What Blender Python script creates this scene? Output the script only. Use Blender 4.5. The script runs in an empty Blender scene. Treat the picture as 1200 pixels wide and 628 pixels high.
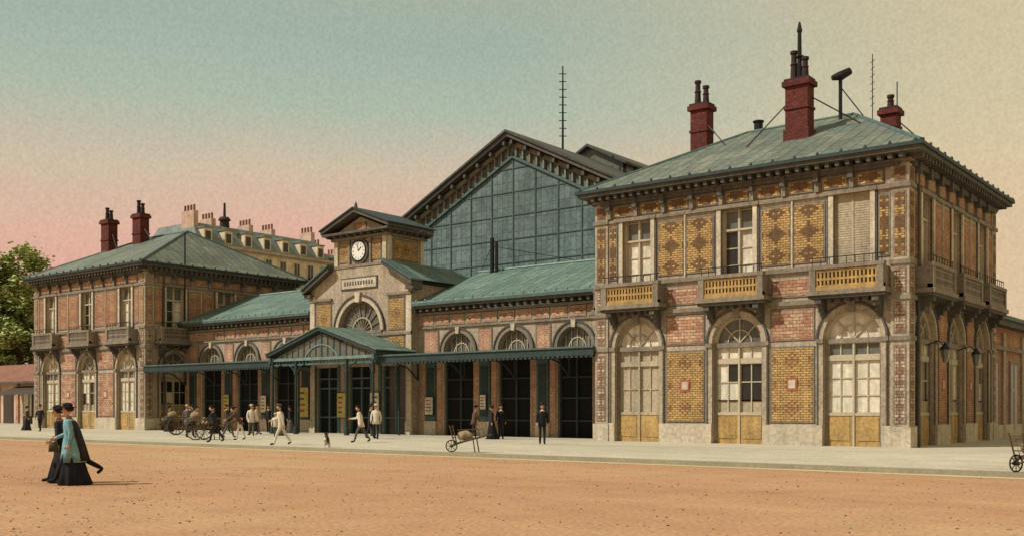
import bpy, bmesh, math, random
from mathutils import Vector, Matrix
random.seed(7)
R=math.radians
sc=bpy.context.scene
def lin(c):
    o=[]
    for v in c:
        v=v/255.0
        o.append(v/12.92 if v<=0.04045 else ((v+0.055)/1.055)**2.4)
    return (o[0],o[1],o[2],1.0)

# ------------------------------------------------------------------ materials
MATS={}
def nd(nt,t,**k):
    n=nt.nodes.new(t)
    for a,b in k.items(): setattr(n,a,b)
    return n
def mth(nt,op,a,b=None,c=None):
    n=nd(nt,'ShaderNodeMath',operation=op)
    for i,v in enumerate((a,b,c)):
        if v is None: continue
        if isinstance(v,(int,float)): n.inputs[i].default_value=v
        else: nt.links.new(v,n.inputs[i])
    return n.outputs[0]
def mixc(nt,f,a,b):
    n=nd(nt,'ShaderNodeMix',data_type='RGBA')
    if isinstance(f,(int,float)): n.inputs[0].default_value=f
    else: nt.links.new(f,n.inputs[0])
    for i,v in ((6,a),(7,b)):
        if isinstance(v,tuple): n.inputs[i].default_value=v
        else: nt.links.new(v,n.inputs[i])
    return n.outputs[2]
def start(name,rough,metal=0,spec=0.3):
    m=bpy.data.materials.new(name); m.use_nodes=True
    nt=m.node_tree; p=nt.nodes['Principled BSDF']
    p.inputs['Roughness'].default_value=rough; p.inputs['Metallic'].default_value=metal
    p.inputs['Specular IOR Level'].default_value=spec
    MATS[name]=m
    return m,nt,p
def weather(nt,col,big=0.3,bs=0.6,fine=0.4,fs=14,streak=0.0):
    tc=nd(nt,'ShaderNodeTexCoord')
    n1=nd(nt,'ShaderNodeTexNoise'); n1.inputs['Scale'].default_value=bs; n1.inputs['Detail'].default_value=5
    nt.links.new(tc.outputs['Object'],n1.inputs['Vector'])
    n2=nd(nt,'ShaderNodeTexNoise'); n2.inputs['Scale'].default_value=fs; n2.inputs['Detail'].default_value=3
    nt.links.new(tc.outputs['Object'],n2.inputs['Vector'])
    a=mth(nt,'MULTIPLY_ADD',mth(nt,'SUBTRACT',n1.outputs[0],0.5),big*2.5,1.0)
    b=mth(nt,'MULTIPLY_ADD',mth(nt,'SUBTRACT',n2.outputs[0],0.5),fine*2.5,1.0)
    s=mth(nt,'MULTIPLY',a,b)
    if streak>0:
        mp=nd(nt,'ShaderNodeMapping'); mp.inputs['Scale'].default_value=(3.5,3.5,0.25)
        nt.links.new(tc.outputs['Object'],mp.inputs[0])
        n3=nd(nt,'ShaderNodeTexNoise'); n3.inputs['Scale'].default_value=1.0; n3.inputs['Detail'].default_value=4
        nt.links.new(mp.outputs[0],n3.inputs['Vector'])
        s=mth(nt,'MULTIPLY',s,mth(nt,'MULTIPLY_ADD',mth(nt,'SUBTRACT',n3.outputs[0],0.5),streak*2.5,1.0))
    s=mth(nt,'MAXIMUM',s,0.12)
    v=nd(nt,'ShaderNodeVectorMath',operation='SCALE')
    if isinstance(col,tuple): v.inputs[0].default_value=col[:3]
    else: nt.links.new(col,v.inputs[0])
    nt.links.new(s,v.inputs['Scale'])
    return v.outputs[0],n2.outputs[0]
def bump(nt,p,h,st=0.4,dist=0.02):
    b=nd(nt,'ShaderNodeBump'); b.inputs['Strength'].default_value=st; b.inputs['Distance'].default_value=dist
    nt.links.new(h,b.inputs['Height']); nt.links.new(b.outputs[0],p.inputs['Normal'])
def plain(name,c,rough=.85,big=.2,bs=.6,fine=.3,fs=12,streak=0,bst=.3,metal=0,spec=.3):
    m,nt,p=start(name,rough,metal,spec)
    col,h=weather(nt,lin(c),big,bs,fine,fs,streak)
    nt.links.new(col,p.inputs['Base Color'])
    if bst>0: bump(nt,p,h,bst)
    return m
def brick(name,c1,c2,mo,acc,bw=.25,rh=.1,ps=.5,dia=True,mort=.016,thr=.12,kf=.75):
    m,nt,p=start(name,.9)
    uv=nd(nt,'ShaderNodeUVMap',uv_map='UVMap')
    bt=nd(nt,'ShaderNodeTexBrick'); nt.links.new(uv.outputs[0],bt.inputs['Vector'])
    bt.inputs['Color1'].default_value=lin(c1); bt.inputs['Color2'].default_value=lin(c2); bt.inputs['Mortar'].default_value=lin(mo)
    bt.inputs['Scale'].default_value=1; bt.inputs['Brick Width'].default_value=bw; bt.inputs['Row Height'].default_value=rh
    bt.inputs['Mortar Size'].default_value=mort; bt.inputs['Mortar Smooth'].default_value=.3
    col=bt.outputs['Color']
    if dia:
        pu=nd(nt,'ShaderNodeUVMap',uv_map='pan'); s=nd(nt,'ShaderNodeSeparateXYZ'); nt.links.new(pu.outputs[0],s.inputs[0])
        px=mth(nt,'SNAP',mth(nt,'ADD',s.outputs[0],bw/4),bw/2); pz=mth(nt,'SNAP',s.outputs[1],rh)
        a=mth(nt,'PINGPONG',mth(nt,'ADD',px,.001),ps); b=mth(nt,'PINGPONG',mth(nt,'ADD',pz,.001),ps)
        d=mth(nt,'ADD',a,b)
        k=mth(nt,'COMPARE',d,ps*.62,thr*ps)
        k2=mth(nt,'LESS_THAN',d,.13)
        k=mth(nt,'MAXIMUM',k,k2)
        k=mth(nt,'MULTIPLY',mth(nt,'MULTIPLY',k,kf),mth(nt,'SUBTRACT',1.0,bt.outputs['Fac']))
        col=mixc(nt,k,col,lin(acc))
    c,h=weather(nt,col,.32,.7,.55,9,.25)
    nt.links.new(c,p.inputs['Base Color'])
    bump(nt,p,mth(nt,'SUBTRACT',1.0,bt.outputs['Fac']),.5,.02)
    return m

plain('stone',(160,145,123),.9,.32,.5,.5,8,.35)
plain('stone_light',(184,170,145),.9,.28,.7,.45,8,.35)
plain('trim',(126,115,98),.85,.3,.8,.45,8,.35)
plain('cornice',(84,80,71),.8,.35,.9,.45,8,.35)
plain('plinth',(180,168,144),.9,.3,.8,.45,7,.3)
brick('brick_y',(190,155,96),(166,130,80),(98,82,56),(112,66,46))
brick('brick_yo',(190,155,96),(164,128,78),(98,82,56),(88,54,38),ps=.46,thr=.26,kf=.85)
brick('brick_o',(174,126,94),(150,104,80),(112,90,70),(188,154,106))
brick('brick_r',(176,122,98),(152,100,82),(178,154,126),(188,156,118))
brick('brick_mix',(188,158,126),(160,112,88),(120,98,78),(146,98,78),bw=.3,rh=.14,ps=.35)
brick('brick_quoin',(192,176,148),(162,140,114),(92,78,64),(112,70,56),bw=.22,rh=.13,ps=.24,thr=.3)
brick('brick_chimney',(112,48,38),(88,38,31),(66,44,36),(0,0,0),dia=False,bw=.24,rh=.1)
plain('teal',(74,95,90),.6,.3,.8,.4,8,.3)
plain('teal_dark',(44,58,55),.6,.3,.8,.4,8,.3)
plain('teal_light',(108,130,120),.6,.25,.8,.35,8,.3)
plain('mullion',(70,86,81),.7,.25,.8,.35,8,.3)
plain('wood_frame',(176,164,138),.7,.2,1,.3,12)
plain('wood_dark',(66,56,44),.7,.2,1,.25,12)
plain('shutter',(162,149,124),.8,.25,.8,.4,9,.35)
plain('ochre',(164,134,82),.8,.3,1.2,.5,8,.35)
plain('curtain',(206,197,174),.9,.2,1.2,.35,5,.4,spec=.1)
plain('glass_dark',(38,39,34),.22,.35,.9,.4,4,0,bst=.05,spec=.5)
plain('glass_mid',(98,97,85),.3,.35,.9,.4,4,.3,bst=.05,spec=.4)
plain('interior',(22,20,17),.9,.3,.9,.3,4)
plain('iron',(30,29,27),.55,.2,2,.3,12,metal=.2)
plain('pot',(52,37,33),.8,.3,2,.3,12)
plain('white_paint',(225,220,205),.6,.06,1,.1,12)
plain('black_paint',(18,18,18),.5,.06,1,.1,12)
plain('poster_yellow',(184,168,92),.8,.2,3,.4,5)
plain('poster_red',(150,88,68),.8,.2,3,.4,5)
plain('plaster',(200,184,152),.9,.2,.15,.4,1.2,.3)
plain('plaster_pink',(188,158,136),.9,.2,.15,.4,1.2,.3)
plain('slate',(116,124,118),.7,.25,.2,.4,1.5,.25)
plain('rust_roof',(128,86,66),.8,.3,.5,.3,3,.2)
plain('bark',(62,50,38),.95,.3,2,.4,12)
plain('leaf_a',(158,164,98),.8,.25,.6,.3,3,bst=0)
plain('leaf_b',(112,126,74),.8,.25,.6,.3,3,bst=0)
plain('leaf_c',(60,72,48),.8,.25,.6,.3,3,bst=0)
plain('skin',(196,152,122),.6,.05,4,.05,30,bst=0)
plain('hair',(48,34,26),.7,.2,9,.3,40)
plain('cloth_dark',(42,40,40),.9,.3,3,.4,18)
plain('cloth_black',(25,25,27),.9,.3,3,.4,18)
plain('cloth_grey',(92,88,80),.9,.25,3,.3,18)
plain('cloth_white',(204,194,172),.9,.15,3,.25,18)
plain('cloth_teal',(112,152,156),.9,.25,4,.45,12)
plain('cloth_brown',(86,66,50),.9,.2,3,.3,25)
plain('straw',(190,168,118),.9,.1,3,.2,25)
plain('cart_wood',(84,68,48),.8,.25,3,.3,12)
plain('sack',(140,122,92),.9,.25,3,.3,12)
# roofs
def roofmat(name,c,c2,seam=.62):
    m,nt,p=start(name,.7)
    uv=nd(nt,'ShaderNodeUVMap',uv_map='UVMap'); s=nd(nt,'ShaderNodeSeparateXYZ'); nt.links.new(uv.outputs[0],s.inputs[0])
    f=mth(nt,'FRACT',mth(nt,'DIVIDE',s.outputs[0],seam)); k=mth(nt,'LESS_THAN',f,.13)
    f2=mth(nt,'FRACT',mth(nt,'DIVIDE',s.outputs[1],1.7)); k2=mth(nt,'LESS_THAN',f2,.05)
    wn=nd(nt,'ShaderNodeTexWhiteNoise',noise_dimensions='2D')
    cb=nd(nt,'ShaderNodeCombineXYZ')
    nt.links.new(mth(nt,'FLOOR',mth(nt,'DIVIDE',s.outputs[0],seam)),cb.inputs[0]); nt.links.new(mth(nt,'FLOOR',mth(nt,'DIVIDE',s.outputs[1],1.7)),cb.inputs[1])
    nt.links.new(cb.outputs[0],wn.inputs[0])
    col=mixc(nt,mth(nt,'MULTIPLY',wn.outputs[0],.9),lin(c),lin(c2))
    col=mixc(nt,mth(nt,'MULTIPLY',mth(nt,'MAXIMUM',k,k2),.6),col,lin((56,60,50)))
    o,h=weather(nt,col,.4,.35,.5,6,.35)
    nt.links.new(o,p.inputs['Base Color']); bump(nt,p,k,.5,.03)
roofmat('zinc_roof',(90,98,86),(116,116,98))
roofmat('teal_roof',(82,103,95),(106,122,109))
roofmat('shed_roof',(64,66,60),(82,81,71))
def shedglass():
    m,nt,p=start('shed_glass',.7,0,.15)
    uv=nd(nt,'ShaderNodeUVMap',uv_map='UVMap')
    bt=nd(nt,'ShaderNodeTexBrick'); nt.links.new(uv.outputs[0],bt.inputs['Vector'])
    bt.offset=0
    bt.inputs['Color1'].default_value=lin((104,120,114)); bt.inputs['Color2'].default_value=lin((88,104,99)); bt.inputs['Mortar'].default_value=lin((70,82,77))
    bt.inputs['Scale'].default_value=1; bt.inputs['Brick Width'].default_value=.5; bt.inputs['Row Height'].default_value=.9; bt.inputs['Mortar Size'].default_value=.022
    c,h=weather(nt,bt.outputs['Color'],.3,.25,.5,5,.15)
    nt.links.new(c,p.inputs['Base Color'])
shedglass()
def groundmat(name,c1,c2,c3,bigs,rough=.95,fine=.5):
    m,nt,p=start(name,rough,0,.15)
    tc=nd(nt,'ShaderNodeTexCoord')
    mp=nd(nt,'ShaderNodeMapping'); mp.inputs['Scale'].default_value=(.35,1,1)
    nt.links.new(tc.outputs['Object'],mp.inputs[0])
    n=nd(nt,'ShaderNodeTexNoise'); n.inputs['Scale'].default_value=bigs; n.inputs['Detail'].default_value=8; n.inputs['Roughness'].default_value=.65
    nt.links.new(mp.outputs[0],n.inputs['Vector'])
    r=nd(nt,'ShaderNodeValToRGB'); nt.links.new(n.outputs[0],r.inputs[0])
    r.color_ramp.elements[0].position=.33; r.color_ramp.elements[0].color=lin(c1)
    r.color_ramp.elements[1].position=.67; r.color_ramp.elements[1].color=lin(c3)
    e=r.color_ramp.elements.new(.5); e.color=lin(c2)
    o,h=weather(nt,r.outputs[0],.16,.9,fine,13)
    nt.links.new(o,p.inputs['Base Color']); bump(nt,p,h,.5,.02)
groundmat('dirt',(162,120,88),(172,132,97),(178,147,108),.12)
groundmat('paving',(168,157,135),(180,169,145),(188,176,150),.2,fine=.4)
plain('kerb_stone',(144,134,112),.9,.2,.8,.3,9)
plain('gutter_mat',(184,168,122),.9,.2,.5,.4,12)

# ------------------------------------------------------------------ builder
class F:
    def __init__(s,ox,oy,ux,uy,nx,ny): s.o=(ox,oy); s.u=(ux,uy); s.n=(nx,ny)
    def p(s,u,d,z): return (s.o[0]+s.u[0]*u+s.n[0]*d, s.o[1]+s.u[1]*u+s.n[1]*d, z)
WF=F(0,0,1,0,0,1)
class B:
    def __init__(s,name): s.name=name; s.v=[]; s.f=[]; s.m=[]; s.uv=[]; s.pan=[]; s.mats=[]; 
    def mi(s,m):
        if m not in s.mats: s.mats.append(m)
        return s.mats.index(m)
    def face(s,idx,m,uv,pan=None):
        s.f.append(idx); s.m.append(s.mi(m)); s.uv.append(uv); s.pan.append(pan or uv)
    def box(s,f,u0,u1,d0,d1,z0,z1,m):
        if u0>u1:u0,u1=u1,u0
        if d0>d1:d0,d1=d1,d0
        b=len(s.v)
        L=[(u0,d0,z0),(u1,d0,z0),(u1,d1,z0),(u0,d1,z0),(u0,d0,z1),(u1,d0,z1),(u1,d1,z1),(u0,d1,z1)]
        s.v+= [f.p(*l) for l in L]
        c=((u0+u1)/2,(d0+d1)/2,(z0+z1)/2)
        for q,(a,k) in (((0,1,2,3),(0,1)),((4,5,6,7),(0,1)),((0,1,5,4),(0,2)),((3,2,6,7),(0,2)),((1,2,6,5),(1,2)),((0,3,7,4),(1,2))):
            s.face([b+i for i in q],m,[(L[i][a],L[i][k]) for i in q],[(L[i][a]-c[a],L[i][k]-c[k]) for i in q])
    def prism(s,f,pts,d0,d1,m):
        n=len(pts); b=len(s.v)
        s.v+=[f.p(u,d0,z) for u,z in pts]+[f.p(u,d1,z) for u,z in pts]
        s.face([b+i for i in range(n)],m,list(pts)); s.face([b+n+i for i in range(n)],m,list(pts))
        for i in range(n):
            j=(i+1)%n
            s.face([b+i,b+j,b+n+j,b+n+i],m,[(0,pts[i][1]),(0,pts[j][1]),(d1-d0,pts[j][1]),(d1-d0,pts[i][1])])
    def arc(s,f,uc,zc,r0,r1,d0,d1,m,n=16,a0=0,a1=180):
        for i in range(n):
            A=R(a0+(a1-a0)*i/n); C=R(a0+(a1-a0)*(i+1)/n)
            s.prism(f,[(uc+r0*math.cos(A),zc+r0*math.sin(A)),(uc+r1*math.cos(A),zc+r1*math.sin(A)),(uc+r1*math.cos(C),zc+r1*math.sin(C)),(uc+r0*math.cos(C),zc+r0*math.sin(C))],d0,d1,m)
    def span(s,f,uc,zc,r,zt,d0,d1,m,n=16):
        for i in range(n):
            A=R(180*i/n); C=R(180*(i+1)/n)
            ua,za=uc+r*math.cos(A),zc+r*math.sin(A); ub,zb=uc+r*math.cos(C),zc+r*math.sin(C)
            s.prism(f,[(ua,za),(ua,zt+.0005),(ub,zt+.0005),(ub,zb)],d0,d1,m)
    def half(s,f,uc,zc,r,d0,d1,m,n=16):
        s.prism(f,[(uc+r*math.cos(R(180*i/n)),zc+r*math.sin(R(180*i/n))) for i in range(n+1)],d0,d1,m)
    def poly(s,pts,m):
        b=len(s.v); s.v+=[tuple(p) for p in pts]
        P=[Vector(p) for p in pts]; n=(P[1]-P[0]).cross(P[2]-P[0]).normalized()
        if n.z<0:n=-n
        U=Vector((0,0,1)).cross(n)
        U=U.normalized() if U.length>1e-4 else Vector((1,0,0))
        V=n.cross(U)
        s.face(list(range(b,b+len(pts))),m,[(p.dot(U),p.dot(V)) for p in P])
    def tube(s,pts,rad,m,n=8):
        pts=[Vector(p) for p in pts]
        if isinstance(rad,(int,float)): rad=[rad]*len(pts)
        b=len(s.v)
        for i,p in enumerate(pts):
            t=(pts[min(i+1,len(pts)-1)]-pts[max(i-1,0)]).normalized()
            a=Vector((0,0,1)) if abs(t.z)<.9 else Vector((1,0,0))
            x=t.cross(a).normalized(); y=t.cross(x)
            for k in range(n):
                an=2*math.pi*k/n; s.v.append(tuple(p+(x*math.cos(an)+y*math.sin(an))*rad[i]))
        for i in range(len(pts)-1):
            for k in range(n):
                k2=(k+1)%n; q=[b+i*n+k,b+i*n+k2,b+(i+1)*n+k2,b+(i+1)*n+k]
                s.face(q,m,[(k/n,i),(k/n+.1,i),(k/n+.1,i+1),(k/n,i+1)])
        for st in (b,b+(len(pts)-1)*n):
            s.face([st+k for k in range(n)],m,[(0,0)]*n)
    def ring(s,c,ax,r,tr,m,n=20):
        c=Vector(c); ax=Vector(ax).normalized(); a=Vector((0,0,1)) if abs(ax.z)<.9 else Vector((1,0,0))
        x=ax.cross(a).normalized(); y=ax.cross(x); b=len(s.v); k=6
        for i in range(n):
            an=2*math.pi*i/n; dr=x*math.cos(an)+y*math.sin(an)
            for j in range(k):
                bn=2*math.pi*j/k; s.v.append(tuple(c+dr*(r+tr*math.cos(bn))+ax*tr*math.sin(bn)))
        for i in range(n):
            for j in range(k):
                q=[b+i*k+j,b+((i+1)%n)*k+j,b+((i+1)%n)*k+(j+1)%k,b+i*k+(j+1)%k]
                s.face(q,m,[(0,0)]*4)
    def wheel(s,c,ax,r,m,sp=12,tr=.025):
        s.ring(c,ax,r-tr,tr,m,24)
        c=Vector(c); ax=Vector(ax).normalized(); a=Vector((0,0,1)) if abs(ax.z)<.9 else Vector((1,0,0))
        x=ax.cross(a).normalized(); y=ax.cross(x)
        s.tube([c-ax*.08,c+ax*.08],.05,m,8)
        for i in range(sp):
            an=2*math.pi*i/sp; s.tube([c,c+(x*math.cos(an)+y*math.sin(an))*(r-tr)],.012,m,5)
    def ell(s,c,r,m,n=14,k=10,fn=None):
        b=len(s.v)
        for i in range(k+1):
            th=math.pi*i/k
            for j in range(n):
                ph=2*math.pi*j/n
                p=Vector((math.sin(th)*math.cos(ph),math.sin(th)*math.sin(ph),math.cos(th)))
                if fn:p=fn(p)
                s.v.append((c[0]+p.x*r[0],c[1]+p.y*r[1],c[2]+p.z*r[2]))
        for i in range(k):
            for j in range(n):
                s.face([b+i*n+j,b+i*n+(j+1)%n,b+(i+1)*n+(j+1)%n,b+(i+1)*n+j],m,[(0,0)]*4)
    def loft(s,rings,m,n=24,fold=0,nf=9,cap=False):
        b=len(s.v)
        for (c,rx,ry,fo) in rings:
            for j in range(n):
                a=2*math.pi*j/n; q=1+fo*math.sin(a*nf+c[2]*2)+fo*.6*math.sin(a*(nf//2+2)+1.3)
                s.v.append((c[0]+rx*q*math.cos(a),c[1]+ry*q*math.sin(a),c[2]))
        for i in range(len(rings)-1):
            for j in range(n):
                s.face([b+i*n+j,b+i*n+(j+1)%n,b+(i+1)*n+(j+1)%n,b+(i+1)*n+j],m,[(0,0)]*4)
        if cap:
            for st in (b,b+(len(rings)-1)*n): s.face([st+j for j in range(n)],m,[(0,0)]*n)
    def build(s,parent=None,smooth=False,loc=None,rotz=0,recalc=True):
        me=bpy.data.meshes.new(s.name); me.from_pydata(s.v,[],s.f)
        for m in s.mats: me.materials.append(MATS[m])
        me.polygons.foreach_set('material_index',s.m)
        for nm,src in (('UVMap',s.uv),('pan',s.pan)):
            l=me.uv_layers.new(name=nm); flat=[]
            for fuv in src:
                for q in fuv: flat+= [q[0],q[1]]
            l.data.foreach_set('uv',flat)
        if recalc:
            bm=bmesh.new(); bm.from_mesh(me); bmesh.ops.recalc_face_normals(bm,faces=bm.faces); bm.to_mesh(me); bm.free()
        if smooth: me.polygons.foreach_set('use_smooth',[True]*len(me.polygons))
        ob=bpy.data.objects.new(s.name,me); sc.collection.objects.link(ob)
        if loc: ob.location=loc
        ob.rotation_euler=(0,0,rotz)
        if parent: ob.parent=parent
        return ob
def empty(name,loc=(0,0,0)):
    e=bpy.data.objects.new(name,None); sc.collection.objects.link(e); e.location=loc; return e

# ------------------------------------------------------------------ ground
g=B('ground'); g.poly([(-900,-300,0),(700,-300,0),(700,1200,0),(-900,1200,0)],'dirt'); g.build()
KY=27.0
g=B('pavement'); g.box(WF,-500,300,KY+.3,160,-.3,.12,'paving'); g.box(WF,-500,300,KY,KY+.298,-.3,.13,'kerb_stone'); g.build()
g=B('gutter'); g.poly([(-500,KY-.55,.004),(300,KY-.55,.004),(300,KY-.002,.004),(-500,KY-.002,.004)],'gutter_mat'); g.build()
g=B('gravel'); rg=random.Random(5)
for i in range(3200):
    yy=rg.uniform(5.5,26.3); xx=rg.uniform(-2.3*yy-2,-.1*yy+2); s_=rg.uniform(.008,.022)
    g.ell((xx,yy,s_*.3),(s_*rg.uniform(.8,1.5),s_,s_*.6),rg.choice(['dirt','kerb_stone','rust_roof','gutter_mat','cloth_brown']),5,3)
g.build(recalc=False)

station=empty('train_station')
YF=41.4
# ---------------------------------------------------------------- facade kit
def panes(b,f,u0,u1,z0,z1,nc,nr,ch,rnd,bar=.05,fm='wood_frame',dd=-.3):
    pw=(u1-u0)/nc; ph=(z1-z0)/nr
    base=rnd.choice(ch)
    for i in range(nc):
        for j in range(nr):
            b.box(f,u0+i*pw,u0+(i+1)*pw,dd-.04,dd+rnd.uniform(-.004,.004),z0+j*ph,z0+(j+1)*ph,base if rnd.random()>.2 else rnd.choice(ch))
    for i in range(nc+1): b.box(f,u0+i*pw-bar/2,u0+i*pw+bar/2,dd-.02,dd+.05,z0,z1,fm)
    for j in range(nr+1): b.box(f,u0,u1,dd-.02,dd+.044,z0+j*ph-bar/2,z0+j*ph+bar/2,fm)
def panel(b,f,u0,u1,z0,z1,m,d=.05,fr='trim',bw=.06):
    b.box(f,u0-bw-.03,u1+bw+.03,-.02,d-.03,z0-bw-.03,z1+bw+.03,'cornice')
    b.box(f,u0-bw,u1+bw,-.02,d-.015,z0-bw,z1+bw,fr)
    b.box(f,u0,u1,-.02,d,z0,z1,m)
def door(b,f,uc,r,zs,style,rnd):
    fm='wood_frame' if style!='shut' else 'shutter'
    zb=1.42
    b.box(f,uc-r,uc+r,-.36,-.22,.1,zb,'ochre')
    for k in (-1,1):
        b.box(f,uc+k*(r*.5)-r*.36,uc+k*(r*.5)+r*.36,-.3,-.195,.35,zb-.15,'ochre')
        b.box(f,uc+k*r,uc+k*(r-.12),-.34,-.15,.1,zs,'trim')
    b.box(f,uc-.04,uc+.04,-.3,-.17,.1,zs,fm)
    b.box(f,uc-r,uc+r,-.34,-.13,zs-.14,zs+.06,'trim')
    b.box(f,uc-r,uc+r,-.34,-.19,zb-.06,zb+.06,fm)
    ch={'light':['curtain','curtain','curtain'],'dark':['glass_dark'],'shut':['shutter']}[style]
    ztr=3.6
    for k in (-1,1):
        a,c=(uc+.04,uc+r-.12) if k>0 else (uc-r+.12,uc-.04)
        if style=='dark':
            panes(b,f,a,c,zb+.06,2.0,2,1,['shutter'],rnd,.05,fm)
            panes(b,f,a,c,2.0,ztr,2,2,['glass_dark','glass_dark','glass_dark','curtain'],rnd,.05,fm)
        else: panes(b,f,a,c,zb+.06,ztr,2,3 if style!='shut' else 2,ch,rnd,.05,fm)
        b.box(f,a,c,-.33,-.2,ztr,ztr+.22,fm)
        panes(b,f,a,c,ztr+.22,zs-.14,2,1,['curtain'] if style=='dark' else (['shutter'] if style=='shut' else ['glass_mid']),rnd,.05,fm)
    gl={'light':'curtain','dark':'glass_mid','shut':'curtain'}[style]
    b.half(f,uc,zs,r,-.36,-.3,gl)
    b.arc(f,uc,zs+.06,r-.16,r,-.34,-.18,fm,16)
    b.arc(f,uc,zs+.06,r*.45,r*.45+.05,-.32,-.25,fm,12)
    for an in (45,90,135):
        A=R(an); dx,dz=math.cos(A),math.sin(A); px,pz=-dz*.025,dx*.025
        b.prism(f,[(uc+px,zs+.06+pz),(uc-px,zs+.06-pz),(uc+dx*(r-.1)-px,zs+.06+dz*(r-.1)-pz),(uc+dx*(r-.1)+px,zs+.06+dz*(r-.1)+pz)],-.31,-.24-.001*an/45,fm)
def upwin(b,f,uc,hw,z0,z1,style,rnd):
    fm='wood_frame'
    if style=='shut':
        b.box(f,uc-hw,uc+hw,-.3,-.12,z0,z1,'shutter')
        for i in range(1,40):
            zz=z0+(z1-z0)*i/40
            b.box(f,uc-hw+.08,uc+hw-.08,-.2,-.108,zz-.02,zz+.02,'shutter')
        b.box(f,uc-.04,uc+.04,-.2,-.09,z0,z1,'shutter')
        return
    b.box(f,uc-hw,uc+hw,-.4,-.34,z0,z1,'glass_dark')
    for k in (-1,1):
        b.box(f,uc+k*hw,uc+k*(hw-.09),-.34,-.17,z0,z1,fm)
    b.box(f,uc-.05,uc+.05,-.34,-.18,z0,z1,fm)
    zt=z1-.95
    for k in (-1,1):
        a,c=(uc+.05,uc+hw-.09) if k>0 else (uc-hw+.09,uc-.05)
        ch=['curtain'] if (style=='light' or k>0) else ['glass_dark']
        panes(b,f,a,c,z0,zt,1,4,ch,rnd,.05,fm)
        panes(b,f,a,c,zt+.08,z1-.05,1,1,['glass_mid'],rnd,.05,fm)
    b.box(f,uc-hw,uc+hw,-.34,-.15,zt,zt+.09,fm)
def balcony(b,f,uc,hw,pal):
    zs=6.2
    b.box(f,uc-hw-.1,uc+hw+.1,0,.82,zs+.02,zs+.2,'trim')
    b.box(f,uc-hw-.04,uc+hw+.04,0,.74,zs-.1,zs+.02,'cornice')
    b.box(f,uc-hw,uc+hw,.5,.72,zs+.2,zs+.36,pal)
    b.box(f,uc-hw-.03,uc+hw+.03,.47,.76,zs+1.05,zs+1.2,'trim')
    for k in (-1,1):
        b.box(f,uc+k*hw,uc+k*(hw-.26),.0,.745,zs+.2,zs+1.05,'trim')
    n=int((hw-.3)*2/.16)
    for i in range(n+1):
        u=uc-hw+.3+i*(2*hw-.6)/n
        b.box(f,u-.04,u+.04,.55,.68,zs+.36,zs+1.05,pal)
    for zc in (.38,.66,.98): b.box(f,uc-hw+.26,uc+hw-.26,.54,.685+zc*.005,zs+zc-.045,zs+zc+.045,pal)
    b.box(f,uc-hw+.26,uc+hw-.26,.50,.54,zs+.36,zs+1.05,'cornice')
    for i in range(9):
        u=uc-hw+.1+i*(2*hw-.2)/8
        b.box(f,u-.012,u+.012,.6,.625,zs+1.2,zs+1.5,'iron')
    b.box(f,uc-hw,uc+hw,.595,.63,zs+1.5,zs+1.54,'iron')
    for k in (-1,1):
        u=uc+k*(hw-.35)
        for st,(dd,zz) in enumerate(((.68,.2),(.52,.38),(.34,.56),(.18,.74))):
            b.box(f,u-.13+st*.006,u+.13-st*.006,0,dd,zs-.1-zz-.001,zs-.1-zz+.2,'cornice')
    for i in range(5):
        u=uc-hw*.5+i*hw*.25
        b.box(f,u-.06,u+.06,0,.5,zs-.24,zs-.1,'cornice')
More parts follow.
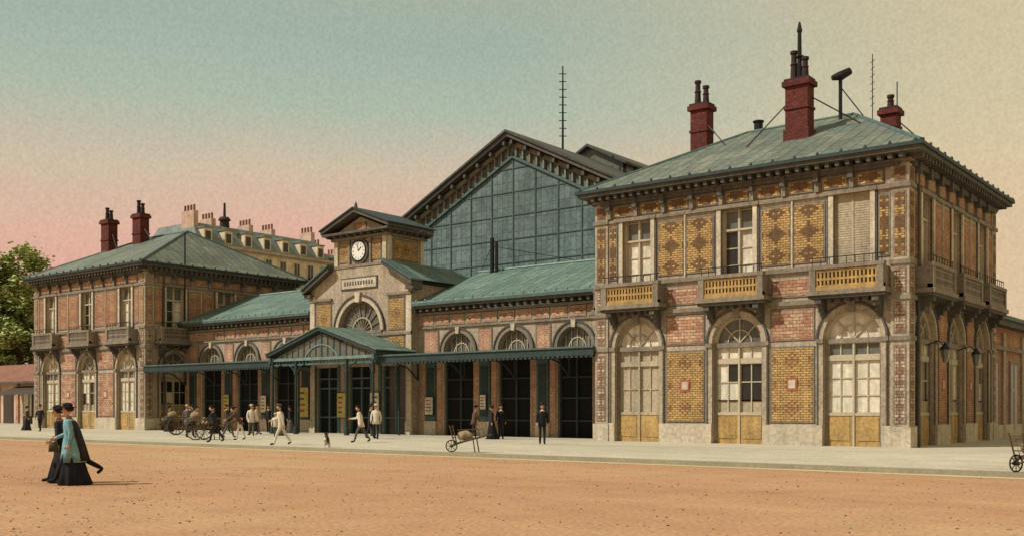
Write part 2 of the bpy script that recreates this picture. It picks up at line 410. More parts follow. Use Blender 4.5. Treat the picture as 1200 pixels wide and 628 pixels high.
def pav_facade(b,f,W,bays,inset,o):
    rnd=random.Random(o.get('seed',3))
    T=.4; hw=W/2; r=o.get('r',1.18); zs=4.45; zt=zs+r; BR=1.3; uw=.75
    yb,rb=o['up'],o['lo']
    def wall(u0,u1,z0,z1): b.box(f,u0,u1,-T,0,z0,z1,'stone')
    cur=-hw+inset; gaps=[]
    for i,uc in enumerate(bays):
        wall(cur,uc-BR,0,11.3); cur=uc+BR
        for k in (-1,1):
            wall(uc+k*BR,uc+k*r,0,zt); wall(uc+k*BR,uc+k*uw,6.45,10.3)
            b.box(f,uc+k*(r+.2),uc+k*r,-.03,.06,.97,4.33,'stone')
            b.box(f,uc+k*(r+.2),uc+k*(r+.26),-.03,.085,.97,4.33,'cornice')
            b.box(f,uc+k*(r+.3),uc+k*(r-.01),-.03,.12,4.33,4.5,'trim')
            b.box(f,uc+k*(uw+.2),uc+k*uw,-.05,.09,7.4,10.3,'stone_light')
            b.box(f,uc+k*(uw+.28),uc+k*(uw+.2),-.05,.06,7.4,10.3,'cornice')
        b.span(f,uc,zs,r,zt,-T,0,'stone')
        wall(uc-BR,uc+BR,zt,6.45); wall(uc-BR,uc+BR,10.3,11.3)
        b.arc(f,uc,zs+.05,r,r+.2,-.03,.07,'stone',18)
        b.arc(f,uc,zs+.05,r+.2,r+.29,-.03,.12,'cornice',18)
        b.prism(f,[(uc-.12,zs+r-.08),(uc+.12,zs+r-.08),(uc+.18,zs+r+.38),(uc-.18,zs+r+.38)],-.03,.17,'trim')
        b.box(f,uc-uw-.28,uc+uw+.28,-.02,.14,10.31,10.47,'trim')
        door(b,f,uc,r,zs,o['doors'][i],rnd); upwin(b,f,uc,uw,6.4,10.3,o['wins'][i],rnd)
        balcony(b,f,uc,o.get('bw',1.5),o['bal'])
    wall(cur,hw-inset,0,11.3)
    for i in range(len(bays)-1):
        gaps.append(((bays[i]+bays[i+1])/2,(bays[i+1]-bays[i])/2))
    for gc,gh in gaps:
        pa=gh-r-.44
        b.box(f,gc-gh+r+.02,gc+gh-r-.02,-.02,.11,.05,.97,'plinth')
        panel(b,f,gc-pa,gc+pa,1.12,4.15,rb)
        panel(b,f,gc-pa,gc+pa,4.55,5.75,o.get('mid',rb))
        panel(b,f,gc-gh+1.65,gc+gh-1.65,6.35,7.1,o.get('mid',rb))
        b.box(f,gc-gh+uw+.3,gc+gh-uw-.3,-.02,.1,7.32,7.5,'trim')
        ph=gh-uw-.42
        for k in (-1,1):
            panel(b,f,gc+k*.1 if k>0 else gc-ph,gc+ph if k>0 else gc-.1,7.72,10.05,yb)
        b.box(f,gc-.03,gc+.03,-.02,.08,7.5,10.3,'stone_light')
        b.box(f,gc-pa*.26,gc+pa*.26,-.02,.075,2.4,2.95,'poster_red'); b.box(f,gc-pa*.17,gc+pa*.17,-.02,.085,2.5,2.85,'stone_light')
    for k,uc in ((-1,bays[0]),(1,bays[-1])):
        u1=hw-.66
        if u1-(abs(uc)+uw+.28)>.35:
            a=abs(uc)+uw+.38; c=u1-.08
            panel(b,f,k*a if k>0 else -c,k*c if k>0 else -a,7.72,10.05,yb)
        b.box(f,k*(abs(uc)+r+.02),k*(hw-.6),-.02,.1,.05,.97,'plinth')
    b.box(f,-hw+.3,hw-.3,-.02,.13,5.95,6.13,'trim')
    b.box(f,-hw+.3,hw-.3,-.02,.10,10.3,10.44,'trim')
    n=int(W/1.55); st=(W-1.5)/n
    for i in range(n):
        u=-hw+.75+st*(i+.5)
        panel(b,f,u-st*.5+.24,u+st*.5-.24,10.62,11.02,yb,.06)
        uu=-hw+.75+st*i
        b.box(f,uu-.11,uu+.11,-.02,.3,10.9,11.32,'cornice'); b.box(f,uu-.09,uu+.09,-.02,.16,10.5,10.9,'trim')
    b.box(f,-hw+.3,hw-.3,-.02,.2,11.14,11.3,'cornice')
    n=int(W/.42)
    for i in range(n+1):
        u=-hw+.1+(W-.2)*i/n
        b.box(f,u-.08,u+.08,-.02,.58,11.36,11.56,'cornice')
def pavilion(name,x0,x1,y0,y1,bsp,o,osr,osl):
    b=B(name+'_walls'); cx=(x0+x1)/2; cy=(y0+y1)/2; W=x1-x0; D=y1-y0
    ff=F(cx,y0,1,0,0,-1); fr=F(x1,cy,0,1,1,0); fl=F(x0,cy,0,-1,-1,0); fb=F(cx,y1,-1,0,0,1)
    pav_facade(b,ff,W,[-bsp,0,bsp],0,o)
    pav_facade(b,fr,D,[-4.35,0,4.35],.4,osr); pav_facade(b,fl,D,[-4.35,0,4.35],.4,osl)
    b.box(fb,-W/2,W/2,-.4,0,0,11.3,'stone')
    for (cxx,cyy,sx,sy) in ((x0,y0,-1,-1),(x1,y0,1,-1),(x1,y1,1,1),(x0,y1,-1,1)):
        b.box(WF,cxx-sx*.64,cxx+sx*.07,cyy-sy*.64,cyy+sy*.07,.9,11.2,'stone')
        b.box(WF,cxx-sx*.7,cxx+sx*.15,cyy-sy*.7,cyy+sy*.15,.02,.93,'plinth')
        for z in (4.33,5.93,7.3,10.3):
            b.box(WF,cxx-sx*.68,cxx+sx*.14,cyy-sy*.68,cyy+sy*.14,z,z+.17,'trim')
    for f,hw in ((ff,W/2),(fr,D/2),(fl,D/2)):
        for k in (-1,1):
            for z0,z1 in ((1.1,4.1),(4.65,5.8),(6.25,7.15),(7.65,10.1),(10.6,11.05)):
                u=k*(hw-.28)
                b.box(f,u-.25,u+.25,0,.085,z0-.06,z1+.06,'trim'); b.box(f,u-.19,u+.19,0,.1,z0,z1,'brick_quoin' if z1<7.5 else o['up'])
    for d,za,zb_,m in ((.16,11.3,11.4,'trim'),(.68,11.56,11.72,'cornice'),(.78,11.72,11.86,'teal_dark')):
        b.box(WF,x0-d,x1+d,y0-d,y1+d,za,zb_,m)
    b.build(station)
    b=B(name+'_roof'); e=.72; z0=11.86; z1=15.4; rx=bsp*.53
    A=(x0-e,y0-e,z0);Bb=(x1+e,y0-e,z0);C=(x1+e,y1+e,z0);Dd=(x0-e,y1+e,z0); r0=(cx-rx,cy,z1); r1=(cx+rx,cy,z1)
    b.poly([A,Bb,r1,r0],'zinc_roof'); b.poly([Bb,C,r1],'zinc_roof'); b.poly([C,Dd,r0,r1],'zinc_roof'); b.poly([Dd,A,r0],'zinc_roof')
    for p,q in ((A,r0),(Bb,r1),(C,r1),(Dd,r0),(r0,r1)): b.tube([p,q],.09,'teal',6)
    n=int((x1-x0)/.9)
    for i in range(n+1):
        u=x0-.5+(x1-x0+1)*i/n; b.ell((u,y0-.72,11.9),(.07,.07,.1),'teal_dark',6,4)
    n=int((y1-y0)/.9)
    for i in range(n+1):
        u=y0-.5+(y1-y0+1)*i/n; b.ell((x1+.72,u,11.9),(.07,.07,.1),'teal_dark',6,4)
    b.build(station,recalc=False)
    return cx,cy
oF=dict(up='brick_yo',lo='brick_y',mid='brick_mix',bal='ochre',doors=['shut','dark','light'],wins=['light','dark','shut'],seed=4)
oS=dict(up='brick_o',lo='brick_o',bal='trim',doors=['dark','dark','dark'],wins=['dark','light','dark'],seed=9,bw=1.6)
pavilion('right_pavilion',-27.2,-12.75,YF,54.9,5.02,oF,oS,oS)
oL=dict(up='brick_o',lo='brick_mix',bal='trim',doors=['light','dark','light'],wins=['light','dark','light'],seed=14)
pavilion('left_pavilion',-80.1,-64.9,YF,54.9,5.2,oL,oS,oS)

# ------------------------------------------------------------- chimneys
def chimney(name,x,y,w,d,zb,zt,pots,ph):
    b=B(name)
    b.box(WF,x-w/2,x+w/2,y-d/2,y+d/2,zb,zt-.35,'brick_chimney')
    b.box(WF,x-w/2-.07,x+w/2+.07,y-d/2-.07,y+d/2+.07,zb,zb+.9,'brick_chimney')
    b.box(WF,x-w/2-.05,x+w/2+.05,y-d/2-.05,y+d/2+.05,(zb+zt)/2+.2,(zb+zt)/2+.32,'brick_chimney')
    b.box(WF,x-w/2-.12,x+w/2+.12,y-d/2-.12,y+d/2+.12,zt-.35,zt-.12,'brick_chimney')
    b.box(WF,x-w/2-.05,x+w/2+.05,y-d/2-.05,y+d/2+.05,zt-.12,zt,'pot')
    for i in range(pots):
        px=x-w/2+w*(i+.5)/pots; h=ph*(1 if i%2==0 else .72)
        b.tube([(px,y,zt),(px,y,zt+h*.5),(px,y,zt+h*.55),(px,y,zt+h*.6),(px,y,zt+h)],[.17,.14,.18,.13,.12],'pot',10)
        b.tube([(px,y,zt+h-.1),(px,y,zt+h+.02)],[.17,.17],'pot',10)
    b.build(station)
chimney('chimney_a',-24.6,47.0,.9,.75,13.6,16.9,2,1.2)
chimney('chimney_b',-18.65,45.0,1.05,.75,13.3,16.5,2,1.3)
chimney('chimney_c',-16.2,50,.75,.7,13.5,15.9,1,.6)
chimney('chimney_d',-77.2,46,1.1,.8,13,16.8,2,1.0)
chimney('chimney_e',-74.3,47,1.1,.8,13.4,17.1,2,1.1)
b=B('roof_fittings')
b.tube([(-18.65,45,16.5),(-18.65,45,18.6),(-18.65,45,18.7),(-18.65,45,19.1)],[.12,.09,.13,.04],'iron',8)
b.tube([(-18.65,45,17.5),(-18.65,45,17.55)],[.2,.2],'iron',8)
b.tube([(-22.2,48.4,15.2),(-22.2,48.4,15.9)],.22,'iron',10); b.tube([(-22.2,48.4,15.9),(-22.2,48.4,15.96)],.28,'iron',10)
b.tube([(-17.7,47.5,15),(-17.7,47.5,17.0)],.09,'iron',8)
b.tube([(-18.0,47.25,17.0),(-17.7,47.5,17.1),(-17.35,47.8,17.35)],[.12,.22,.17],'iron',8)
b.tube([(-15.7,46,13.5),(-15.7,46,17.3)],.022,'iron',5)
for i in range(7): b.tube([(-15.8,46,15+i*.32),(-15.6,46,15.12+i*.32)],.015,'iron',4)
for p,q in (((-18.65,45,16),(-21.2,44.6,13.6)),((-18.65,45,16),(-14.6,46.2,13.2)),((-24.6,47,16.2),(-22.6,45.8,14.2)),((-16.2,50,15.6),(-13.4,51.8,12.6)),((-77.2,46,16.5),(-75.3,45.6,14)),((-74.3,47,16.4),(-71.5,46.5,14.2)),((-15.9,50,16),(-15.9,50,17.1)),((-17.7,47.5,16.6),(-16.4,47.2,14.8))):
    b.tube([p,q],.03,'iron',5)
b.tube([(-46.2,65.5,21),(-46.2,65.5,28)],[.09,.05],'iron',6)
for i in range(9): b.tube([(-46.42,65.3,22.6+i*.6),(-45.98,65.7,22.6+i*.6)],.035,'iron',4)
b.tube([(-40.3,49.6,9.9),(-40.3,49.6,12.1)],.13,'iron',8); b.tube([(-39.95,49.6,9.9),(-39.95,49.6,11.8)],.1,'iron',8)
b.tube([(-40.3,49.6,11.6),(-34.5,58.9,10.5)],.02,'iron',4); b.tube([(-40.3,49.6,11.7),(-46,55,10.5)],.02,'iron',4)
b.build(station)

# ------------------------------------------------------------- middle block
rnd=random.Random(21)
CX=-46.2; YM=44.6
fm=F(CX,YM,1,0,0,-1); HW=18.68
b=B('hall_walls')
cur=-HW; T=.4; r=1.1; zs=4.85
bays=[-15.5,-11.5,-7.5,7.5,11.5,15.5]
for uc in bays:
    b.box(fm,cur,uc-r,-T,0,0,7.15,'stone'); cur=uc+r
    b.span(fm,uc,zs,r,zs+r,-T,0,'stone'); b.box(fm,uc-r,uc+r,-T,0,zs+r,7.15,'stone')
    b.arc(fm,uc,zs,r,r+.22,-.03,.07,'trim',16); b.arc(fm,uc,zs,r+.22,r+.3,-.03,.12,'cornice',16)
    b.prism(fm,[(uc-.1,zs+r-.06),(uc+.1,zs+r-.06),(uc+.15,zs+r+.33),(uc-.15,zs+r+.33)],-.03,.16,'stone_light')
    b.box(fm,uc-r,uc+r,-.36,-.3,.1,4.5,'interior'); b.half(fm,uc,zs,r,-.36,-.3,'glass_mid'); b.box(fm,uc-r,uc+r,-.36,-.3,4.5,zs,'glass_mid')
    b.box(fm,uc-r,uc+r,-.34,-.15,4.42,4.62,'trim')
    b.arc(fm,uc,zs,r-.12,r,-.34,-.2,'trim',16); b.arc(fm,uc,zs,.5,.56,-.32,-.25,'wood_frame',10)
    for k in (-.66,-.33,0,.33,.66): b.box(fm,uc+k*r-.02,uc+k*r+.02,-.33,-.24,4.62,zs+math.sqrt(1-k*k)*r-.05,'wood_frame')
    for k in (-1,0,1): b.box(fm,uc+k*(r-.06)-.06,uc+k*(r-.06)+.06,-.34,-.2,.1,4.42,'teal_dark')
    for z in (1.0,2.2,3.3): b.box(fm,uc-r,uc+r,-.34,-.21,z-.04,z+.04,'teal_dark')
b.box(fm,cur,HW,-T,0,0,7.15,'stone')
for k in (-1,1):
    for i,pc in enumerate((5.45,9.5,13.5,17.6)):
        u=k*pc; w=.42 if i in(1,2) else .5
        b.box(fm,u-.38,u+.38,-.02,.14,.9,4.3,'teal'); b.box(fm,u-.26,u+.26,-.02,.17,1.2,4.0,'teal_dark')
        b.box(fm,u-.45,u+.45,-.02,.2,.05,.92,'stone_light'); b.box(fm,u-.46,u+.46,-.02,.2,4.3,4.5,'teal_light')
        b.box(fm,u-.8,u-.42,-.02,.05,.3,4.3,'brick_r'); b.box(fm,u+.42,u+.8,-.02,.05,.3,4.3,'brick_r')
        panel(b,fm,u-w,u+w,4.78,6.05,'brick_r')
    x0,x1=(4.5,HW) if k>0 else (-HW,-4.5)
    b.box(fm,x0,x1,-.02,.1,6.28,6.4,'trim'); b.box(fm,x0,x1,-.02,.12,4.5,4.66,'trim')
    n=12; st=(x1-x0)/n
    for i in range(n):
        panel(b,fm,x0+st*i+.12,x0+st*(i+1)-.12,6.5,6.98,'brick_mix' if i%2 else 'brick_r',.05,'stone_light',.04)
    b.box(fm,x0,x1,-.02,.2,7.06,7.2,'trim')
    nn=int((x1-x0)/.5)
    for i in range(nn+1): b.box(fm,x0+(x1-x0)*i/nn-.09,x0+(x1-x0)*i/nn+.09,-.02,.5,7.24,7.42,'cornice')
    b.box(fm,x0,x1,-.3,.6,7.44,7.58,'cornice'); b.box(fm,x0,x1,-.3,.7,7.58,7.74,'teal')
b.build(station)
b=B('hall_roof')
for xa,xb in ((CX-HW,CX-4.5),(CX+4.5,CX+HW)):
    b.poly([(xa,43.95,7.76),(xb,43.95,7.76),(xb,50,10.15),(xa,50,10.15)],'teal_roof')
    b.poly([(xa,50,10.15),(xb,50,10.15),(xb,59.3,8.6),(xa,59.3,8.6)],'teal_roof')
    b.tube([(xa,50,10.17),(xb,50,10.17)],.1,'teal_light',6)
    b.box(WF,xa,xb,43.9,43.96,7.74,7.84,'teal_light')
    n=20
    for i in range(n): 
        x=xa+(xb-xa)*(i+.5)/n; b.ell((x,43.93,7.86),(.07,.07,.1),'teal_light',6,4)
b.build(station,recalc=False)
# ---- clock pavilion
fc=F(CX,44.05,1,0,0,-1)
b=B('clock_pavilion'); r=1.85; zs=6.35; H=4.4
gb=8.95
cur=-H
for uc in (-2.9,0,2.9):
    b.box(fc,cur,uc-1.0,-T,0,0,4.6,'stone'); cur=uc+1.0
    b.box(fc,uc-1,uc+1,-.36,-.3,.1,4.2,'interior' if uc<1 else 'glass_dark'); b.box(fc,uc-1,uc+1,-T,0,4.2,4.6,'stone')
    for k in (-1,0,1): b.box(fc,uc+k*.94-.06,uc+k*.94+.06,-.34,-.18,.1,4.2,'teal')
    for z in (1.1,2.9,3.5): b.box(fc,uc-1,uc+1,-.34,-.19,z-.05,z+.05,'teal')
    for k in (-1,1): b.box(fc,uc+k*1.22,uc+k*1.0,-.02,.08,.1,4.3,'teal')
b.box(fc,cur,H,-T,0,0,4.6,'stone')
b.box(fc,-H,-r,-T,0,4.6,gb,'stone'); b.box(fc,r,H,-T,0,4.6,gb,'stone'); b.box(fc,-r,r,-T,0,4.6,zs,'stone')
b.span(fc,0,zs,r,zs+r+.1,-T,0,'stone',24); b.box(fc,-r,r,-T,0,zs+r+.1,gb,'stone')
b.prism(fc,[(-H,gb),(H,gb),(H,gb+.12),(2.35,10.25),(-2.35,10.25),(-H,gb+.12)],-T,0,'stone')
b.arc(fc,0,zs,r,r+.28,-.03,.08,'stone_light',24); b.arc(fc,0,zs,r+.28,r+.38,-.03,.14,'cornice',24)
b.half(fc,0,zs,r,-.36,-.3,'glass_mid',24); b.arc(fc,0,zs,r-.14,r,-.33,-.18,'trim',24)
b.arc(fc,0,zs,.8,.87,-.33,-.22,'wood_frame',14)
for an in range(20,161,20):
    A=R(an); dx,dz=math.cos(A),math.sin(A); px,pz=-dz*.025,dx*.025
    b.prism(fc,[(px,zs+pz),(-px,zs-pz),(dx*(r-.1)-px,zs+dz*(r-.1)-pz),(dx*(r-.1)+px,zs+dz*(r-.1)+pz)],-.32,-.23-an*.00005,'trim')
b.box(fc,-r-.1,r+.1,-.35,.1,zs-.16,zs,'trim')
b.prism(fc,[(-.16,zs+r-.1),(.16,zs+r-.1),(.24,zs+r+.5),(-.24,zs+r+.5)],-.03,.2,'stone_light')
for k in (-1,1):
    panel(b,fc,k*3.15-.62,k*3.15+.62,6.35,8.1,'brick_y')
    panel(b,fc,k*3.15-.62,k*3.15+.62,5.0,5.95,'brick_y')
    b.box(fc,k*H,k*(H-.42),-.02,.09,.9,8.7,'stone_light'); b.box(fc,k*(H+.04),k*(H-.46),-.02,.13,.04,.9,'plinth')
    b.box(fc,k*H,k*2.4,-.02,.16,8.35,8.5,'trim')
panel(b,fc,-1.5,1.5,8.98,9.55,'stone_light',.08,'cornice')
for i in range(11): b.box(fc,-1.25+i*.235,-1.12+i*.235,.0,.09,9.16,9.4,'cornice')
b.box(fc,-H,H,-.02,.12,6.0,6.16,'trim')
for k in (-1,1):
    b.prism(fc,[(k*(H+.35),gb-.12),(k*(H+.35),gb+.12),(k*2.3,10.42),(k*2.3,10.15)],-.5,.45,'cornice')
    b.prism(fc,[(k*(H+.42),gb+.122),(k*(H+.42),gb+.22),(k*2.3,10.54),(k*2.3,10.422)],-.5,.55,'teal')
    b.box(fc,k*(H+.35),k*(H-.25),-.5,.3,gb-.35,gb-.122,'cornice')
b.box(WF,CX+H-.4,CX+H,44.455,50.5,0,gb,'stone'); b.box(WF,CX-H,CX-H+.4,44.455,50.5,0,gb,'stone')
b.poly([(CX+H+.4,44.3,gb+.2),(CX+H+.4,50.5,gb+.2),(CX+2.3,50.5,10.5),(CX+2.3,44.3,10.5)],'teal_roof')
b.poly([(CX-H-.4,44.3,gb+.2),(CX-H-.4,50.5,gb+.2),(CX-2.3,50.5,10.5),(CX-2.3,44.3,10.5)],'teal_roof')
b.box(WF,CX-2.31,CX+2.31,47.3,50.5,9.5,10.5,'teal_roof')
tx,ty0,ty1=2.25,44.15,47.3
b.box(WF,CX-tx,CX+tx,ty0,ty1,10.0,12.1,'stone')
b.box(WF,CX-tx-.15,CX+tx+.15,ty0-.15,ty1+.15,10.25,10.42,'trim')
ft=F(CX,ty0,1,0,0,-1); fs=F(CX+tx,(ty0+ty1)/2,0,1,1,0)
for k in (-1,1):
    b.box(ft,k*tx,k*(tx-.3),-.02,.1,10.42,11.95,'stone_light'); b.box(fs,k*1.57,k*1.27,-.02,.1,10.42,11.95,'stone_light')
    panel(b,ft,k*1.4-.35,k*1.4+.35,10.65,11.75,'brick_y')
    b.box(ft,k*.92-.07,k*.92+.07,-.02,.12,10.42,11.95,'trim')
panel(b,fs,-1.0,1.0,10.65,11.75,'brick_y')
b.box(WF,CX-tx-.2,CX+tx+.2,ty0-.2,ty1+.2,11.95,12.1,'trim')
for i in range(9): b.box(ft,-tx-.3+i*.6,-tx-.15+i*.6,-.02,.5,12.1,12.24,'cornice')
for i in range(7): b.box(fs,-1.7+i*.55,-1.55+i*.55,-.02,.5,12.1,12.24,'cornice')
b.box(WF,CX-tx-.62,CX+tx+.62,ty0-.6,ty1+.3,12.24,12.38,'cornice')
b.prism(ft,[(-tx-.1,12.38),(tx+.1,12.38),(0,13.3)],-3.1,-.0,'stone')
panel(b,F(CX,ty0-.0,1,0,0,-1),-.45,.45,12.5,12.85,'brick_o',.06)
for k in (-1,1):
    b.prism(ft,[(k*(tx+.7),12.382),(k*(tx+.7),12.56),(0,13.72),(0,13.5)],-3.4,.62,'cornice')
    b.prism(ft,[(k*(tx+.78),12.562),(k*(tx+.78),12.64),(0,13.81),(0,13.722)],-3.5,.7,'teal_dark')
b.tube([(CX,ty0-.4,13.75),(CX,ty0-.4,14.0),(CX,ty0-.4,14.15)],[.12,.08,.02],'cornice',8)
def disc(b,c,r,d0,d1,m,n=28):
    b.tube([(CX,ty0-d0,c),(CX,ty0-d1,c)],r,m,n)
disc(b,11.2,.78,0,.16,'cornice'); disc(b,11.2,.66,.1,.18,'black_paint'); disc(b,11.2,.56,.1,.2,'white_paint')
for i in range(12):
    a=R(30*i); x0_,z0_=.4*math.sin(a),.4*math.cos(a); x1_,z1_=.5*math.sin(a),.5*math.cos(a)
    b.tube([(CX+x0_,ty0-.205,11.2+z0_),(CX+x1_,ty0-.205,11.2+z1_)],.022,'black_paint',4)
b.tube([(CX,ty0-.21,11.2),(CX+.25,ty0-.21,11.42)],.03,'black_paint',4); b.tube([(CX,ty0-.215,11.2),(CX-.1,ty0-.215,11.66)],.022,'black_paint',4)
b.build(station)
# ---- canopies
b=B('canopy')
for xa,xb in ((CX+4.35,-27.25),(-64.75,CX-4.35)):
    L=xb-xa
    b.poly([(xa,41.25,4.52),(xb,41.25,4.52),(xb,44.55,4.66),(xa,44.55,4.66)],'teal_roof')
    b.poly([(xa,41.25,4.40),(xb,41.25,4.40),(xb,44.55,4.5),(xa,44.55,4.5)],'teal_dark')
    b.box(WF,xa,xb,41.15,41.25,4.2,4.55,'teal_dark'); b.box(WF,xa,xb,41.08,41.28,4.55,4.64,'teal')
    n=int(L/.28)
    for i in range(n): b.box(WF,xa+L*(i+.5)/n-.09,xa+L*(i+.5)/n+.09,41.16,41.22,4.1,4.2,'teal_dark')
    n=int(L/1.33)
    for i in range(n+1): b.box(WF,xa+L*i/n-.04,xa+L*i/n+.04,41.26,44.55,4.25,4.38,'teal_dark')
    n=max(2,int(round(L/4)))
    for i in range(n+1):
        x=xa+.1+(L-.2)*i/n
        b.tube([(x,44.5,3.3),(x,43.6,4.0),(x,42.4,4.3)],.045,'teal_dark',6)
        b.tube([(x,44.5,3.3),(x,44.45,4.3)],.05,'teal_dark',6)
fp=F(CX,41.0,1,0,0,-1)
for k in (-1,1):
    b.prism(fp,[(k*4.75,4.72),(k*4.75,4.9),(0,6.4),(0,6.2)],-3.05,.25,'teal_dark')
    b.prism(fp,[(k*4.82,4.902),(k*4.82,4.96),(0,6.47),(0,6.402)],-3.1,.3,'teal_roof')
    b.box(WF,CX+k*4.55,CX+k*4.4,40.8,44.05,4.4,4.72,'teal')
    n=12
    for i in range(n): b.box(WF,CX+k*4.58,CX+k*4.54,40.85+i*.27,41.0+i*.27,4.25,4.4,'teal')
b.box(fp,-4.4,4.4,-.1,.05,4.5,4.68,'teal_light'); b.box(fp,-4.4,4.4,-.08,.02,4.22,4.32,'teal')
b.prism(fp,[(-4.1,4.7),(4.1,4.7),(0,6.05)],-.08,-.02,'glass_mid')
for i in range(-7,8):
    u=i*.52; zt=6.1-abs(u)*.33
    b.box(fp,u-.03,u+.03,-.1,.03,4.66,zt,'teal')
b.arc(fp,0,3.6,1.75,1.83,-.09,.04,'teal_light',18,38,142)
for i in range(30): b.box(fp,-4.35+i*.3-.02,-4.35+i*.3+.02,-.06,.0,4.32,4.5,'teal')
for k in (-4.35,-2.2,2.2,4.35):
    x=CX+k
    b.tube([(x,40.95,.12),(x,40.95,.5),(x,40.95,.55),(x,40.95,3.6),(x,40.95,3.7),(x,40.95,4.5)],[.16,.15,.08,.07,.12,.08],'teal_dark',10)
    for s in (-1,1): 
        if abs(k+s*.8)<4.4: b.tube([(x,40.95,3.7),(x+s*.4,40.95,4.15),(x+s*.8,40.95,4.3)],.035,'teal_dark',6)
for k in (-4.35,4.35):
    b.tube([(CX+k,43.0,.12),(CX+k,43.0,4.5)],.07,'teal_dark',8)
b.build(station)
b=B('notice_boards')
for (u,w,z0,z1,m) in ((-5.5,.5,1.1,3.0,'poster_yellow'),(-1.45,.36,1.1,2.6,'poster_yellow'),(1.45,.36,1.1,2.6,'curtain'),(5.45,.3,1.3,2.3,'curtain'),(9.5,.2,1.6,2.4,'curtain'),(-9.5,.28,1.4,2.5,'curtain'),(-13.5,.28,1.4,2.6,'poster_yellow')):
    b.box(fm,u-w-.05,u+w+.05,.17,.7 if abs(u)<2 else .26,z0-.05,z1+.05,'teal_dark'); b.box(fm,u-w,u+w,.2,.72 if abs(u)<2 else .28,z0,z1,m)
    for q in range(4): b.box(fm,u-w*.7,u+w*.7*random.uniform(.3,1),.2,.725 if abs(u)<2 else .285,z0+(z1-z0)*(.18+.2*q),z0+(z1-z0)*(.25+.2*q),random.choice(['poster_red','cloth_dark','cloth_grey']))
b.build(station)
b=B('wall_lantern')
for (x,y) in ((-12.6,43.2),(-12.6,47.9)):
    b.tube([(x,y,4.2),(x+.5,y,4.35),(x+.75,y,4.1)],.025,'iron',6)
    b.tube([(x+.75,y,3.5),(x+.75,y,4.0)],[.1,.2],'glass_mid',6); b.tube([(x+.75,y,4.0),(x+.75,y,4.2),(x+.75,y,4.3)],[.24,.08,.03],'iron',6)
b.tube([(-27.32,YF+.2,.1),(-27.32,YF+.2,11.3)],.06,'teal_dark',8); b.tube([(-64.75,YF+1.4,.1),(-64.75,YF+1.4,11.3)],.07,'cornice',8); b.tube([(-12.6,YF+.9,.1),(-12.6,YF+.9,11.3)],.06,'cornice',8)
b.tube([(-64.3,44.2,7.7),(-64.3,44.2,14.2)],.06,'iron',6)
b.build(station)
# ---- train shed
SY=59.3; sx=10.6; fsh=F(CX,SY,1,0,0,-1)
b=B('train_shed'); ez=15.75; az=21.05
b.prism(fsh,[(-sx,0),(sx,0),(sx,ez),(0,az),(-sx,ez)],-.3,0,'shed_glass')
b.box(WF,CX-sx,CX-sx+.3,SY+.3,135,0,ez,'teal_dark'); b.box(WF,CX+sx-.3,CX+sx,SY+.3,135,0,ez,'teal_dark')
for i in range(-5,6):
    u=i*2.0; zt=az-abs(u)*.5
    b.box(fsh,u-.045,u+.045,-.02,.06,6,zt-.9,'mullion')
for z in (10.4,12.2,13.9,15.6,17.3,19):
    hw=sx-.1 if z<ez-1 else (az-z-1)/.5
    if hw>0.5: b.box(fsh,-hw,hw,-.02,.05,z-.035,z+.035,'mullion')
for k in (-1,1):
    b.box(fsh,k*(sx+.05),k*(sx-.45),-.02,.2,0,ez,'teal')
    b.prism(fsh,[(k*sx,ez-1.32),(k*sx,ez-1.12),(0,az-1.12),(0,az-1.32)],-.02,.18,'teal')
    b.prism(fsh,[(k*sx,ez-.4),(k*sx,ez-.05),(0,az-.05),(0,az-.4)],-.02,.3,'trim')
    for i in range(17):
        u=k*(.35+i*.62); z=az-abs(u)*.5
        b.box(fsh,u-.07,u+.07,-.02,.2,z-1.1,z-.4,'trim')
        if i%2==0: b.box(fsh,u-.1,u+.1,-.02,.75,z-.3,z-.02,'cornice')
    b.prism(fsh,[(k*(sx+1.1),ez-.42),(k*(sx+1.1),ez-.15),(0,az+.4),(0,az+.1)],-70,.85,'cornice')
    b.prism(fsh,[(k*(sx+1.2),ez-.15),(k*(sx+1.2),ez+.0),(0,az+.58),(0,az+.402)],-70,1.0,'shed_roof')
    for i in range(24):
        y=SY-.6+i*1.2
        b.box(WF,CX+k*(sx+1.15),CX+k*(sx+1.28),y,y+.2,ez-.35,ez+.1,'iron')
for k in (-1,1):
    b.prism(F(CX,SY+10,1,0,0,-1),[(k*3.6,20.6),(k*3.6,20.8),(0,22.7),(0,22.5)],-45,.5,'shed_roof')
    b.box(WF,CX+k*3.1,CX+k*3.2,SY+10,SY+55,19.3,20.9,'glass_mid')
    for i in range(30): b.box(WF,CX+k*3.08,CX+k*3.26,SY+10+i*1.5,SY+10.15+i*1.5,19.3,20.9,'iron')
b.prism(F(CX,SY+10,1,0,0,-1),[(-3.2,19.5),(3.2,19.5),(3.2,20.8),(0,22.5),(-3.2,20.8)],-.3,0,'glass_mid')
b.build(station)
